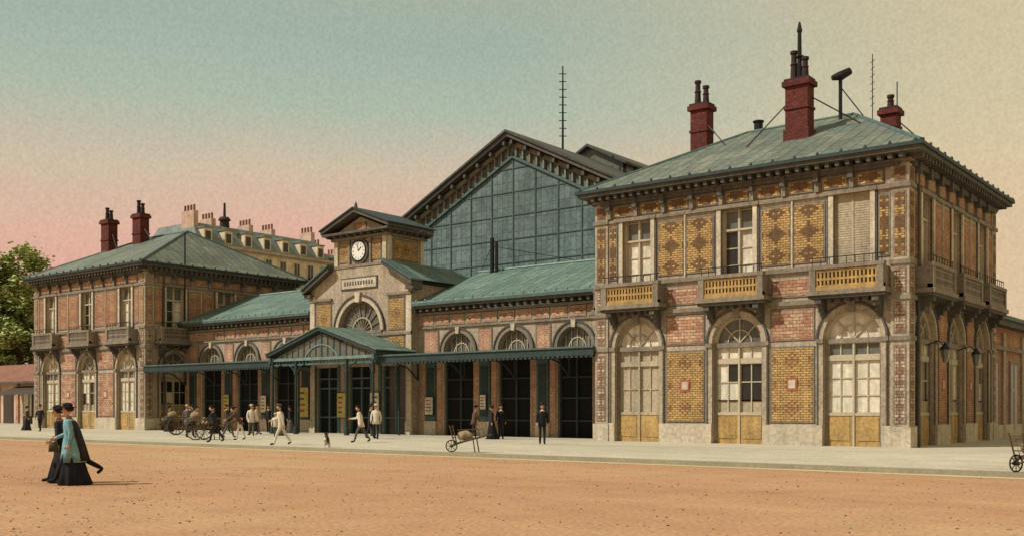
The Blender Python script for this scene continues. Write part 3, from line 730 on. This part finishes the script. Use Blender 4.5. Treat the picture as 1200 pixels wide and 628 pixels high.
# ---- rear wing on the right
b=B('rear_wing'); fw=F(-13.3,90,0,1,1,0)
b.box(WF,-24,-13.3,54.9,125,0,6.3,'brick_o')
for i in range(16):
    u=-33+i*4.3
    b.box(fw,u-.9,u+.9,-.02,.06,.1,4.2,'trim'); b.box(fw,u-.7,u+.7,-.02,.075,.4,4.0,'glass_dark'); b.box(fw,u-.04,u+.04,-.02,.1,.4,4.0,'wood_frame'); b.box(fw,u-.7,u+.7,-.02,.095,2.6,2.7,'wood_frame')
    b.box(fw,u+1.75,u+2.25,-.02,.12,0,5.6,'stone')
b.box(fw,-35,35,-.02,.1,0,.8,'plinth'); b.box(fw,-35,35,-.02,.14,4.7,4.9,'trim'); b.box(fw,-35,35,-.3,.5,5.9,6.2,'cornice'); b.box(fw,-35,35,-.3,.65,6.2,6.4,'teal')
b.poly([(-12.7,55,6.4),(-12.7,125,6.4),(-18.6,125,8.4),(-18.6,55,8.4)],'zinc_roof'); b.poly([(-24,55,6.4),(-24,125,6.4),(-18.6,125,8.4),(-18.6,55,8.4)],'zinc_roof')
b.build(station)

# ------------------------------------------------------------- apartment buildings
def apartment(name,x0,x1,y0,y1,he,hr,floors,wall,seed,gable=False,stack=None):
    rn=random.Random(seed); e=empty(name)
    b=B('walls'); b.box(WF,x0,x1,y0,y1,0,he,wall)
    cx,cy=(x0+x1)/2,(y0+y1)/2
    for f,W in ((F(cx,y0,1,0,0,-1),x1-x0),(F(x1,cy,0,1,1,0),y1-y0)):
        fh=he/floors
        for k in range(floors):
            z=k*fh
            b.box(f,-W/2-.1,W/2+.1,-.02,.2,z+fh-.2,z+fh-.02,'stone')
            n=int(W/2.4)
            for i in range(n):
                if gable and f.n[1]!=0 and rn.random()<.6: continue
                u=-W/2+W*(i+.5)/n
                b.box(f,u-.65,u+.65,-.02,.08,z+.5,z+fh-.5,'stone_light'); b.box(f,u-.45,u+.45,-.02,.1,z+.6,z+fh-.7,'glass_dark'); b.box(f,u-.04,u+.04,-.02,.12,z+.6,z+fh-.7,'wood_frame')
                if k in (1,floors-1): b.box(f,u-.8,u+.8,.0,.5,z+.5,z+.6,'iron'); b.box(f,u-.8,u+.8,.45,.5,z+.6,z+1.3,'iron')
    b.box(WF,x0-.4,x1+.4,y0-.4,y1+.4,he,he+.35,'stone'); b.build(e)
    b=B('roof'); i=2.2
    P=[(x0,y0),(x1,y0),(x1,y1),(x0,y1)]; Q=[(x0+i,y0+i*.3),(x1-i,y0+i*.3),(x1-i,y1-i*.3),(x0+i,y1-i*.3)]; z0,z1=he+.35,he+hr
    for a in range(4):
        c=(a+1)%4; b.poly([(*P[a],z0),(*P[c],z0),(*Q[c],z1),(*Q[a],z1)],'slate')
    b.poly([(*Q[0],z1),(*Q[1],z1),(*Q[2],z1),(*Q[3],z1)],'slate')
    n=int((y1-y0)/3)
    for k in range(n):
        y=y0+(y1-y0)*(k+.5)/n
        b.box(WF,x1-1.6,x1-.2,y-.6,y+.6,z0,z0+2,wall); b.box(WF,x1-.3,x1-.17,y-.4,y+.4,z0+.4,z0+1.6,'glass_dark'); b.box(WF,x1-1.8,x1-.05,y-.75,y+.75,z0+2,z0+2.15,'slate')
    b.build(e)
    b=B('chimneys')
    for k in range(int((y1-y0)/5)+1):
        y=y0+.5+k*5.2; xc=cx+rn.uniform(-2,3); zt=he+hr+rn.uniform(.6,1.6)
        b.box(WF,xc-1.3,xc+1.3,y,y+.7,he+.5,zt,'plaster_pink')
        for q in range(4): b.tube([(xc-1+q*.65,y+.35,zt),(xc-1+q*.65,y+.35,zt+.8)],.16,'rust_roof',6)
    if stack:
        sx_,sy_,sz_=stack
        b.tube([(sx_,sy_,he),(sx_,sy_,sz_-2.4),(sx_,sy_,sz_-2.3),(sx_,sy_,sz_-1.9)],[.85,.6,.85,.6],'pot',12); b.tube([(sx_,sy_,sz_-1.9),(sx_,sy_,sz_)],[.2,.15],'iron',6)
    b.build(e)
apartment('apartment_building',-124,-112,79,101,22.3,3.2,6,'plaster',5,True,(-114.8,85,28.8))
apartment('apartment_building',-126,-113,102,116,21,3.2,6,'plaster_pink',6)
apartment('apartment_building',-130,-113,117,150,20.5,3.5,6,'plaster',8)
# low building at the far left
e=empty('low_house')
b=B('walls'); b.box(WF,-128,-88,52,60,0,4.4,'plaster_pink')
fl=F(-108,52,1,0,0,-1)
for i in range(10):
    u=-18+i*4; b.box(fl,u-1,u+1,-.02,.08,.1,3.4,'wood_dark'); b.box(fl,u-.8,u+.8,-.02,.1,.9,3.2,'glass_dark' if i%3 else 'curtain'); b.box(fl,u+1.7,u+2.2,-.02,.15,0,4.3,'brick_r')
b.build(e)
b=B('roof'); b.poly([(-128.5,51.2,4.3),(-87.5,51.2,4.3),(-87.5,56,6.4),(-128.5,56,6.4)],'rust_roof'); b.poly([(-128.5,61,4.3),(-87.5,61,4.3),(-87.5,56,6.4),(-128.5,56,6.4)],'rust_roof')
b.prism(F(-87.5,56,0,1,1,0),[(-4.8,4.3),(4.9,4.3),(0,6.38)],-.3,0,'plaster_pink')
b.box(WF,-128.6,-87.4,51.1,51.25,4.15,4.35,'cornice'); b.build(e,recalc=False)
b=B('awning'); b.poly([(-104,49.4,3.0),(-90,49.4,3.0),(-90,51.98,3.9),(-104,51.98,3.9)],'wood_dark'); 
for x in (-104,-97,-90): b.tube([(x,49.5,.1),(x,49.5,3)],.06,'wood_dark',6)
b.build(e)

# ------------------------------------------------------------- trees
def tree(x,y,h,rad,cz,seed,nc=60,nl=150):
    rn=random.Random(seed); b=B('tree')
    b.tube([(0,0,0),(.1,.05,h*.2),(-.1,.1,h*.42),(.1,0,h*.62),(.2,0,h*.8)],[.42,.33,.27,.18,.07],'bark',10)
    for i in range(nc):
        while True:
            p=Vector((rn.uniform(-1,1),rn.uniform(-1,1),rn.uniform(-1,1)))
            if .3<p.length<1: break
        q=1+.2*math.sin(3*math.atan2(p.y,p.x)+seed)
        c=Vector((p.x*rad*q,p.y*rad*q,cz+p.z*(h-cz)*(.95)))
        s=Vector((0,0,h*.3+rn.uniform(0,.35)*h))
        if s.z>c.z: s.z=c.z*.7
        m=(s+c)/2+Vector((0,0,.5))
        if i%3==0: b.tube([s,m,c],[.12,.07,.03],'bark',5)
        cr=rn.uniform(1.0,1.9); tone=rn.uniform(-.2,.2)
        for k in range(nl):
            d=Vector((rn.gauss(0,.42),rn.gauss(0,.42),rn.gauss(0,.34)))*cr
            o=c+d; a=Vector((rn.uniform(-1,1),rn.uniform(-1,1),rn.uniform(-.4,.4))).normalized(); t=a.cross(Vector((rn.uniform(-.9,.9),rn.uniform(-.9,.9),1))).normalized(); w=rn.uniform(.2,.36)
            bi=len(b.v); b.v+=[tuple(o-a*w),tuple(o+t*w*.7),tuple(o+a*w),tuple(o-t*w*.7)]
            mm=rn.random()*.7+.15+tone+ .3*(d.z/cr)+.25*p.z  # higher leaves pick lighter tones: the crown's sunlit top is put into the colour
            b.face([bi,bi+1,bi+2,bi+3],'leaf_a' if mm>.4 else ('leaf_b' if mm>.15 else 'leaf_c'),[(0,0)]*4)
    b.build(None,loc=(x,y,0.1),recalc=False)
tree(-131,64.5,22.5,6,14,3,80,210)
tree(-141,67,18,5.5,11,5,50,150)
tree(-125.5,63,14,4,9.0,8,45,150)

# ------------------------------------------------------------- people
def skinbody(pts,edges,rad,mats_by_edge,tgt,root=0):
    me=bpy.data.meshes.new('tmp'); me.from_pydata(pts,edges,[]); ob=bpy.data.objects.new('tmp',me); sc.collection.objects.link(ob)
    md=ob.modifiers.new('s','SKIN'); md.use_smooth_shade=True
    sv=me.skin_vertices[0].data if len(me.skin_vertices) else None
    if sv is None:
        bm=bmesh.new(); bm.from_mesh(me); bm.verts.layers.skin.verify(); bm.to_mesh(me); bm.free(); sv=me.skin_vertices[0].data
    for i,r_ in enumerate(rad):
        sv[i].radius=r_ if isinstance(r_,tuple) else (r_,r_); sv[i].use_root=(i==root)
    s2=ob.modifiers.new('ss','SUBSURF'); s2.levels=1; s2.render_levels=1
    dg=bpy.context.evaluated_depsgraph_get(); ev=ob.evaluated_get(dg); m2=bpy.data.meshes.new_from_object(ev)
    b0=len(tgt.v); tgt.v+=[tuple(v.co) for v in m2.vertices]
    P=[Vector(p) for p in pts]
    for pl in m2.polygons:
        c=pl.center; best=None
        for e,(i,j) in enumerate(edges):
            a,bb=P[i],P[j]; ab=bb-a; t=max(0,min(1,(c-a).dot(ab)/max(ab.length_squared,1e-9))); d=(c-(a+ab*t)).length
            if best is None or d<best[0]: best=(d,e)
        tgt.face([b0+k for k in pl.vertices],mats_by_edge[best[1]],[(0,0)]*len(pl.vertices))
    bpy.data.objects.remove(ob); bpy.data.meshes.remove(m2)
def person(name,x,y,face,h=1.7,woman=False,top='cloth_dark',bot='cloth_dark',hat='bowler',hatm='cloth_black',legs=((12,4),(-14,8)),arms=((-12,12),(12,18)),lean=0,z=.12,apron=None,extra=None,hair='hair'):
    b=B(name); S=h/1.72
    pel=Vector((0,0,.95)); L=R(lean); tv=Vector((0,math.sin(L),math.cos(L)))
    def tor(t,side=0,fw=0): return pel+tv*t+Vector((side,math.cos(L)*fw,-math.sin(L)*fw))
    pts=[pel,tor(.17),tor(.36),tor(.50),tor(.59,0,.01)]
    rad=[(.135,.105),(.12,.095),(.155,.105),(.075,.07),(.052,.052)] if not woman else [(.13,.1),(.1,.085),(.135,.1),(.065,.06),(.045,.045)]
    ed=[(0,1),(1,2),(2,3),(3,4)]; em=[top,top,top,'skin']
    feet=[]; hands=[]
    sw=.175 if not woman else .155
    for k,(ha,kb) in zip((-1,1),legs):
        i=len(pts); hip=pel+Vector((k*.09,0,-.06)); kn=hip+Vector((k*.01,math.sin(R(ha)),-math.cos(R(ha))))*.42; an=kn+Vector((0,math.sin(R(ha-kb)),-math.cos(R(ha-kb))))*.41
        ft=R(ha-kb)*.6; toe=an+Vector((k*.02,.17*math.cos(ft),.17*math.sin(-abs(ft)) if ha<0 else .0-.02)); 
        pts+= [hip,kn,an,toe]; rad+=[.09,.066,.05,(.042,.032)]
        ed+=[(0,i),(i,i+1),(i+1,i+2),(i+2,i+3)]; em+=[bot,bot,bot,'cloth_black']; feet+=[an.z-.05,toe.z-.035]
    for k,(sa,eb) in zip((-1,1),arms):
        i=len(pts); sh=tor(.455,k*sw); a=R(sa)+0; el=sh+Vector((k*.22,math.sin(a),-math.cos(a))).normalized()*.28; a2=R(sa+eb); wr=el+Vector((k*-.02,math.sin(a2),-math.cos(a2))).normalized()*.25; pm=wr+Vector((0,math.sin(a2),-math.cos(a2)))*.075
        pts+=[sh,el,wr,pm]; rad+=[.07,.055,.038,(.04,.024)]
        ed+=[(2,i),(i,i+1),(i+1,i+2),(i+2,i+3)]; em+=[top,top,top,'skin']; hands.append((wr,pm,a2,k))
    skinbody([tuple(p) for p in pts],ed,rad,em,b)
    for wr,pm,a2,k in hands:
        dr=Vector((0,math.sin(a2),-math.cos(a2))); sd=Vector((0,math.cos(a2),math.sin(a2)))
        for q,ln in enumerate((.062,.075,.08,.07)):
            o=pm+sd*(.03-.02*(3-q))*1.0; c=Vector((-k,0,0))
            b.tube([o-dr*.01,o+dr*ln*.5+c*.006,o+dr*ln*.85+c*.022],[.0095,.009,.007],'skin',6)
        o=wr+dr*.03+sd*.03; b.tube([o,o+sd*.03+dr*.02,o+sd*.035+dr*.05],[.012,.011,.008],'skin',6)
    hc=tor(.715,0,.025); 
    def hf(p):
        q=p.copy()
        if q.z<0: q.x*=1-.32*(-q.z); q.y*=1-.12*(-q.z) if q.y<0 else 1
        return q
    b.ell(hc,(.076,.096,.118),'skin',16,12,hf)
    b.tube([hc+Vector((0,.088,.012)),hc+Vector((0,.112,-.02)),hc+Vector((0,.09,-.03))],[.008,.015,.01],'skin',6)
    for k in (-1,1):
        b.ell(hc+Vector((k*.03,.084,.012)),(.012,.008,.007),'cloth_black',6,4); b.ell(hc+Vector((k*.077,-.002,-.005)),(.012,.02,.03),'skin',6,4)
    b.ell(hc+Vector((0,.09,-.055)),(.024,.006,.006),'poster_red',6,4)
    b.ell(hc+Vector((0,-.018,.022)),(.083,.092,.108),hair,14,10,lambda p:Vector((p.x,p.y if p.y<.45 else .45,max(p.z,-.45))))
    if woman: b.ell(hc+Vector((0,-.1,.03)),(.06,.055,.055),hair,10,8)
    elif h>1.6: b.ell(hc+Vector((0,.094,-.042)),(.034,.012,.01),hair,8,4)
    top_=hc+Vector((0,-.01,.06))
    if hat=='bowler':
        b.loft([(top_+Vector((0,0,0)),.13,.15,0),(top_+Vector((0,0,.012)),.128,.148,0),(top_+Vector((0,0,.015)),.088,.105,0),(top_+Vector((0,0,.08)),.082,.098,0),(top_+Vector((0,0,.12)),.05,.06,0),(top_+Vector((0,0,.13)),.01,.01,0)],hatm,16,cap=True)
    elif hat=='boater':
        b.loft([(top_+Vector((0,0,0)),.16,.17,0),(top_+Vector((0,0,.012)),.16,.17,0),(top_+Vector((0,0,.014)),.09,.105,0),(top_+Vector((0,0,.09)),.09,.105,0),(top_+Vector((0,0,.095)),.01,.01,0)],hatm,16,cap=True)
    elif hat=='cap':
        b.loft([(top_+Vector((0,0,0)),.088,.105,0),(top_+Vector((0,0,.04)),.11,.125,0),(top_+Vector((0,0,.07)),.09,.1,0),(top_+Vector((0,0,.08)),.01,.01,0)],hatm,16,cap=True)
        b.ell(top_+Vector((0,.105,.008)),(.06,.06,.01),'cloth_black',10,4)
    elif hat=='wide':
        b.loft([(top_+Vector((0,0,.0)),.17,.19,.03),(top_+Vector((0,0,.015)),.175,.195,.03),(top_+Vector((0,0,.02)),.095,.11,0),(top_+Vector((0,0,.07)),.1,.11,.03),(top_+Vector((0,0,.1)),.06,.07,0),(top_+Vector((0,0,.11)),.01,.01,0)],hatm,20,nf=4,cap=True)
        for q in range(4): b.ell(top_+Vector((.09*math.cos(q*.8),.09*math.sin(q*.8)-.03,.06)),(.04,.035,.03),'cloth_dark',8,6)
    if woman:
        b.loft([(tor(.12),.115,.095,0),(tor(.04),.13,.11,.01),(pel+Vector((0,-.015,-.05)),.17,.15,.02),(Vector((0,-.02,.6)),.21,.21,.05),(Vector((0,-.04,.3)),.25,.27,.08),(Vector((0,-.06,.05)),.28,.34,.11),(Vector((0,-.06,.03)),.27,.33,.11),(Vector((0,-.05,.2)),.24,.27,.07)],bot,44)
        b.loft([(tor(.51),.07,.065,0),(tor(.46),.15,.1,0),(tor(.36),.165,.125,.01),(tor(.15),.12,.105,.015),(tor(.06),.15,.13,.03),(tor(-.1),.19,.175,.05),(tor(-.11),.18,.165,.05)],top,28)
    else:
        b.loft([(tor(.51),.075,.07,0),(tor(.47),.165,.1,0),(tor(.36),.185,.13,0),(tor(.15),.155,.12,.01),(tor(0),.165,.135,.02),(tor(-.16),.185,.16,.035),(tor(-.17),.175,.15,.035)],top,24)
        b.tube([tor(.53,0,.0),tor(.50,0,.01)],[.062,.068],'cloth_white',12)
    if extra: extra(b,hands,tor,pel)
    lo=min(feet) if not woman else min(min(feet),.02)
    for i,v in enumerate(b.v): b.v[i]=(v[0]*S,v[1]*S,(v[2]-lo)*S)
    return b.build(None,smooth=True,loc=(x,y,z),rotz=R(face-90))
LEFT,RIGHT,TOC,AWAY=218,38,-52,128
def coat(b,hands,tor,pel):
    # three-quarter loose coat over the skirt, dark stole falling down the back
    b.loft([(tor(.52),.08,.08,0),(tor(.47),.17,.125,0),(tor(.36),.185,.145,.02),(tor(.15),.155,.145,.03),(tor(.0),.19,.19,.05),(tor(-.22),.225,.24,.08),(Vector((0,-.03,.52)),.245,.27,.1),(Vector((0,-.03,.53)),.22,.24,.1)],'cloth_teal',40,nf=7)
    b.loft([(tor(.47,0,-.08),.13,.05,.03),(tor(.25,0,-.14),.15,.06,.08),(Vector((0,-.2,.85)),.16,.08,.12),(Vector((0,-.27,.55)),.17,.09,.16),(Vector((0,-.27,.56)),.14,.07,.16)],'cloth_dark',32,nf=5)
    w=hands[1][1]; b.loft([(w+Vector((.03,0,-.28)),.05,.11,0),(w+Vector((.03,0,-.1)),.045,.1,0),(w+Vector((.03,0,-.06)),.02,.05,0)],'cart_wood',12,cap=True)
def longcoat(b,hands,tor,pel):
    b.loft([(tor(.50),.09,.08,0),(tor(.46),.17,.12,0),(tor(.2),.16,.14,.02),(tor(0),.19,.18,.04),(Vector((0,-.04,.55)),.225,.24,.08),(Vector((0,-.06,.4)),.235,.26,.1),(Vector((0,-.06,.42)),.21,.24,.1)],'cloth_dark',36,nf=6)
person('woman',-21.35,11.85,LEFT+8,1.70,True,'cloth_teal','cloth_black','wide','cloth_black',legs=((26,4),(-38,24)),arms=((-18,30),(22,45)),lean=7,z=0,extra=coat)
person('woman',-22.1,12.05,LEFT+2,1.66,True,'cloth_black','cloth_black','wide','cloth_black',legs=((22,4),(-26,16)),arms=((-14,20),(16,40)),lean=9,z=0,extra=longcoat)
person('man',-26.4,35.9,TOC,1.68,top='cloth_black',bot='cloth_dark',hat='bowler',legs=((4,2),(-5,2)))
person('man',-33.6,39.9,RIGHT+20,1.64,top='cloth_brown',bot='cloth_dark',hat='cap',legs=((10,4),(-10,8)),lean=8,arms=((20,40),(15,30)))
person('woman',-32.7,40.2,LEFT-10,1.62,True,top='cloth_dark',bot='cloth_black',hat='wide',hatm='cloth_dark')
person('man',-32.5,40.7,TOC,1.68,top='cloth_black',bot='cloth_dark',hat='bowler')
person('man',-34.5,28.4,LEFT+10,1.72,top='cloth_white',bot='cloth_white',hat='cap',hatm='cloth_grey',legs=((24,6),(-24,12)),arms=((-25,15),(30,40)),lean=6)
person('porter',-34.2,32.7,LEFT,1.68,top='cloth_white',bot='cloth_grey',hat='cap',legs=((26,10),(-24,14)),lean=10,arms=((-20,20),(35,50)))
person('man',-37.3,36.7,TOC,1.7,top='cloth_white',bot='cloth_dark',hat='boater',hatm='straw')
person('man',-38.3,37.3,RIGHT,1.68,top='cloth_dark',bot='cloth_dark',hat='bowler')
person('man',-45.7,34.1,RIGHT,1.66,top='cloth_dark',bot='cloth_grey',hat='cap',legs=((20,6),(-18,10)),lean=22,arms=((40,30),(50,20)))
person('porter',-41.6,31.7,LEFT,1.66,top='cloth_brown',bot='cloth_white',hat='cap',lean=30,arms=((45,15),(50,15)))
person('man',-47.4,36.9,TOC+20,1.7,top='cloth_white',bot='cloth_grey',hat='boater',hatm='straw')
person('man',-50.0,39.3,RIGHT,1.7,top='cloth_white',bot='cloth_brown',hat='cap')
person('man',-48.9,38.2,LEFT,1.72,top='cloth_black',bot='cloth_dark',hat='bowler')
person('woman',-46.3,38.0,TOC,1.6,True,top='cloth_white',bot='cloth_grey',hat='wide')
person('man',-52.5,42.2,TOC,1.7,top='cloth_dark',bot='cloth_dark',hat='bowler')
person('woman',-50.9,42.6,LEFT,1.62,True,top='cloth_dark',bot='cloth_grey',hat='wide')
person('man',-54.2,40.3,RIGHT,1.7,top='cloth_brown',bot='cloth_dark',hat='cap')
person('man',-55.2,38.1,TOC,1.7,top='cloth_grey',bot='cloth_dark',hat='boater',hatm='straw')
person('woman',-53.2,38.6,LEFT,1.62,True,top='cloth_dark',bot='cloth_black',hat='wide')
person('porter',-39.7,28.9,LEFT,1.66,top='cloth_dark',bot='cloth_dark',hat='cap',lean=14,arms=((35,20),(30,25)),legs=((20,6),(-22,10)))
person('porter',-46.9,32.6,RIGHT+10,1.66,top='cloth_white',bot='cloth_dark',hat='cap',lean=24,arms=((45,15),(50,15)))
person('man',-58.5,40.6,TOC,1.7,top='cloth_grey',bot='cloth_dark',hat='cap')
person('man',-56.2,39.2,LEFT,1.68,top='cloth_dark',bot='cloth_dark',hat='bowler')
person('woman',-60.2,40.2,RIGHT,1.62,True,top='cloth_dark',bot='cloth_dark',hat='wide')
person('man',-67.5,35.2,TOC,1.7,top='cloth_dark',bot='cloth_dark',hat='bowler')
person('woman',-71.2,36.2,RIGHT,1.62,True,top='cloth_brown',bot='cloth_dark',hat='wide')
person('child',-43.6,35.5,TOC,1.25,top='cloth_white',bot='cloth_grey',hat='boater',hatm='straw')

def handcart(x,y,rot,load=True):
    b=B('handcart')
    for s in (-1,1): b.wheel((0,s*.5,.5),(0,1,0),.5,'cart_wood',12,.03)
    b.tube([(0,-.55,.5),(0,.55,.5)],.03,'iron',6)
    b.box(WF,-.9,.9,-.4,.4,.62,.68,'cart_wood')
    for s in (-1,1):
        b.box(WF,-.95,1.0,s*.4-.03,s*.4+.03,.56,.62,'cart_wood'); b.box(WF,-.9,.9,s*.42-.02,s*.42+.02,1.0,1.06,'cart_wood')
        for i in range(9): b.box(WF,-.88+i*.22-.015,-.88+i*.22+.015,s*.42-.015,s*.42+.015,.62,1.0,'cart_wood')
        b.tube([(.95,s*.38,.6),(1.6,s*.3,.85),(1.85,s*.28,.92)],.028,'cart_wood',6)
        b.tube([(.85,s*.3,.6),(.9,s*.3,0.0)],.025,'cart_wood',6)
    b.tube([(1.75,-.3,.9),(1.75,.3,.9)],.02,'cart_wood',6)
    if load:
        for i,(px,py,s) in enumerate(((-.5,0,.3),(.05,.1,.33),(.5,-.05,.28),(-.2,-.05,.26))):
            b.ell((px,py,.88+(.3 if i==3 else 0)),(s,s*.9,s*.75),'sack' if i%2 else 'cloth_grey',12,8,lambda p:p*(1+.08*math.sin(p.x*5+p.y*7)))
    b.build(None,loc=(x,y,.12),rotz=R(rot))
handcart(-43.3,30.6,30)
handcart(-52.5,35.5,55)
def barrow(x,y,rot,z=.12):
    b=B('luggage_barrow')
    b.wheel((-.6,0,.22),(0,1,0),.22,'iron',8,.02)
    for s in (-1,1):
        b.tube([(-.62,s*.09,.22),(-.2,s*.22,.36),(.5,s*.28,.55),(.8,s*.28,.62)],.024,'cart_wood',6)
        b.tube([(.25,s*.25,.48),(.33,s*.27,0)],.022,'cart_wood',6)
        b.tube([(-.45,s*.15,.3),(-.62,s*.2,.95)],.022,'cart_wood',6)
        b.tube([(-.2,s*.24,.36),(-.3,s*.3,.78),(.45,s*.34,.82),(.5,s*.28,.56)],.016,'cart_wood',6)
    for i in range(8): t=i/7; xx=-.42+t*.85; b.tube([(xx,-.24,.32+t*.22),(xx,.24,.32+t*.22)],.018,'cart_wood',5)
    for i in range(5): zz=.4+i*.12; b.tube([(-.47-i*.032,-.18,zz),(-.47-i*.032,.18,zz)],.016,'cart_wood',5)
    b.ell((-.1,0,.58),(.28,.2,.18),'sack',12,8,lambda p:p*(1+.1*math.sin(p.x*6+p.y*5)))
    b.build(None,loc=(x,y,z),rotz=R(rot))
barrow(-23.6,27.7,25)
barrow(-5.5,27.6,60)
def dog(x,y,rot):
    b=B('dog')
    pts=[(0,-.12,.16),(0,-.02,.28),(0,.08,.4),(0,.12,.5),(0,.15,.57),(0,.24,.56),
         (-.07,.1,.3),(-.07,.13,.14),(-.07,.13,.02),(-.07,.19,.015),(.07,.1,.3),(.07,.13,.14),(.07,.13,.02),(.07,.19,.015),
         (-.09,.02,.2),(-.1,-.08,.07),(-.1,.06,.02),(.09,.02,.2),(.1,-.08,.07),(.1,.06,.02),(0,-.24,.07),(0,-.36,.06)]
    ed=[(0,1),(1,2),(2,3),(3,4),(4,5),(2,6),(6,7),(7,8),(8,9),(2,10),(10,11),(11,12),(12,13),(0,14),(14,15),(15,16),(0,17),(17,18),(18,19),(0,20),(20,21)]
    rad=[.11,.105,.09,.06,.065,.028,.04,.028,.02,.02,.04,.028,.02,.02,.06,.03,.022,.06,.03,.022,.022,.01]
    skinbody(pts,ed,rad,['cloth_grey' if i in(1,2) else ('cloth_white' if i>6 else 'cloth_dark') for i in range(len(ed))],b,root=0)
    for k in (-1,1): b.tube([(k*.045,.12,.6),(k*.07,.1,.58),(k*.075,.11,.53)],[.02,.025,.01],'cloth_dark',6); b.ell((k*.03,.2,.585),(.009,.009,.009),'cloth_black',6,4)
    b.ell((0,.275,.565),(.016,.014,.014),'cloth_black',6,4)
    b.build(None,smooth=True,loc=(x,y,.12),rotz=R(rot-90))
dog(-31,27.8,TOC)

# ------------------------------------------------------------- world, sun, camera
w=bpy.data.worlds.new('World'); sc.world=w; w.use_nodes=True; nt=w.node_tree
bg=nt.nodes['Background']; bg.inputs['Strength'].default_value=.1
EL=R(47); toS=Vector((-.6,-.8,0)).normalized()
sky=nd(nt,'ShaderNodeTexSky',sky_type='NISHITA'); sky.sun_disc=False; sky.sun_elevation=EL; sky.sun_rotation=math.atan2(toS.x,toS.y)
tc=nd(nt,'ShaderNodeTexCoord'); sp=nd(nt,'ShaderNodeSeparateXYZ'); nt.links.new(tc.outputs['Generated'],sp.inputs[0])
nz=nd(nt,'ShaderNodeTexNoise'); nz.inputs['Scale'].default_value=2.2; nz.inputs['Detail'].default_value=4; nt.links.new(tc.outputs['Generated'],nz.inputs['Vector'])
zz=mth(nt,'ADD',sp.outputs[2],mth(nt,'MULTIPLY',mth(nt,'SUBTRACT',nz.outputs[0],.5),.10))
rp=nd(nt,'ShaderNodeValToRGB'); nt.links.new(zz,rp.inputs[0]); cr=rp.color_ramp
cols=[(.0,(228,172,150)),(.13,(224,167,147)),(.17,(219,177,154)),(.215,(205,186,160)),(.27,(172,184,165)),(.33,(160,176,161)),(.40,(166,174,154)),(1.0,(150,164,158))]
cr.elements[0].position=0; cr.elements[0].color=lin(cols[0][1]); cr.elements[1].position=1; cr.elements[1].color=lin(cols[-1][1])
for p,c in cols[1:-1]: e=cr.elements.new(p); e.color=lin(c)
dx=mth(nt,'ADD',mth(nt,'MULTIPLY',sp.outputs[0],.788),mth(nt,'MULTIPLY',sp.outputs[1],.6157))
mr=nd(nt,'ShaderNodeMapRange',interpolation_type='SMOOTHSTEP'); nt.links.new(dx,mr.inputs[0]); mr.inputs[1].default_value=-.05; mr.inputs[2].default_value=.48; mr.inputs[3].default_value=0; mr.inputs[4].default_value=.8
c1=mixc(nt,mr.outputs[0],rp.outputs[0],lin((217,196,154)))
n2=nd(nt,'ShaderNodeTexNoise'); n2.inputs['Scale'].default_value=330; n2.inputs['Detail'].default_value=2; nt.links.new(tc.outputs['Generated'],n2.inputs['Vector'])
sv=nd(nt,'ShaderNodeVectorMath',operation='SCALE'); nt.links.new(c1,sv.inputs[0]); nt.links.new(mth(nt,'MULTIPLY_ADD',mth(nt,'SUBTRACT',n2.outputs[0],.5),4.0,10.5),sv.inputs['Scale'])
c2=mixc(nt,.95,sky.outputs[0],sv.outputs[0])
nt.links.new(c2,bg.inputs['Color'])
sd=bpy.data.lights.new('sun','SUN'); sd.energy=4.2; sd.angle=R(.5); sd.color=(1,.96,.89)
so=bpy.data.objects.new('sun',sd); sc.collection.objects.link(so)
dv=Vector((toS.x*math.cos(EL),toS.y*math.cos(EL),math.sin(EL))); so.rotation_euler=dv.to_track_quat('Z','Y').to_euler(); so.location=dv*200
cd=bpy.data.cameras.new('camera'); co=bpy.data.objects.new('camera',cd); sc.collection.objects.link(co)
co.location=(0,0,1.66); co.rotation_euler=(R(90),0,R(38)); cd.lens=36*1216/1200; cd.sensor_width=36; cd.shift_y=164/1200; cd.clip_end=3000; cd.clip_start=.1
sc.camera=co
sc.view_settings.view_transform='Standard'; sc.view_settings.look='None'; sc.view_settings.exposure=0
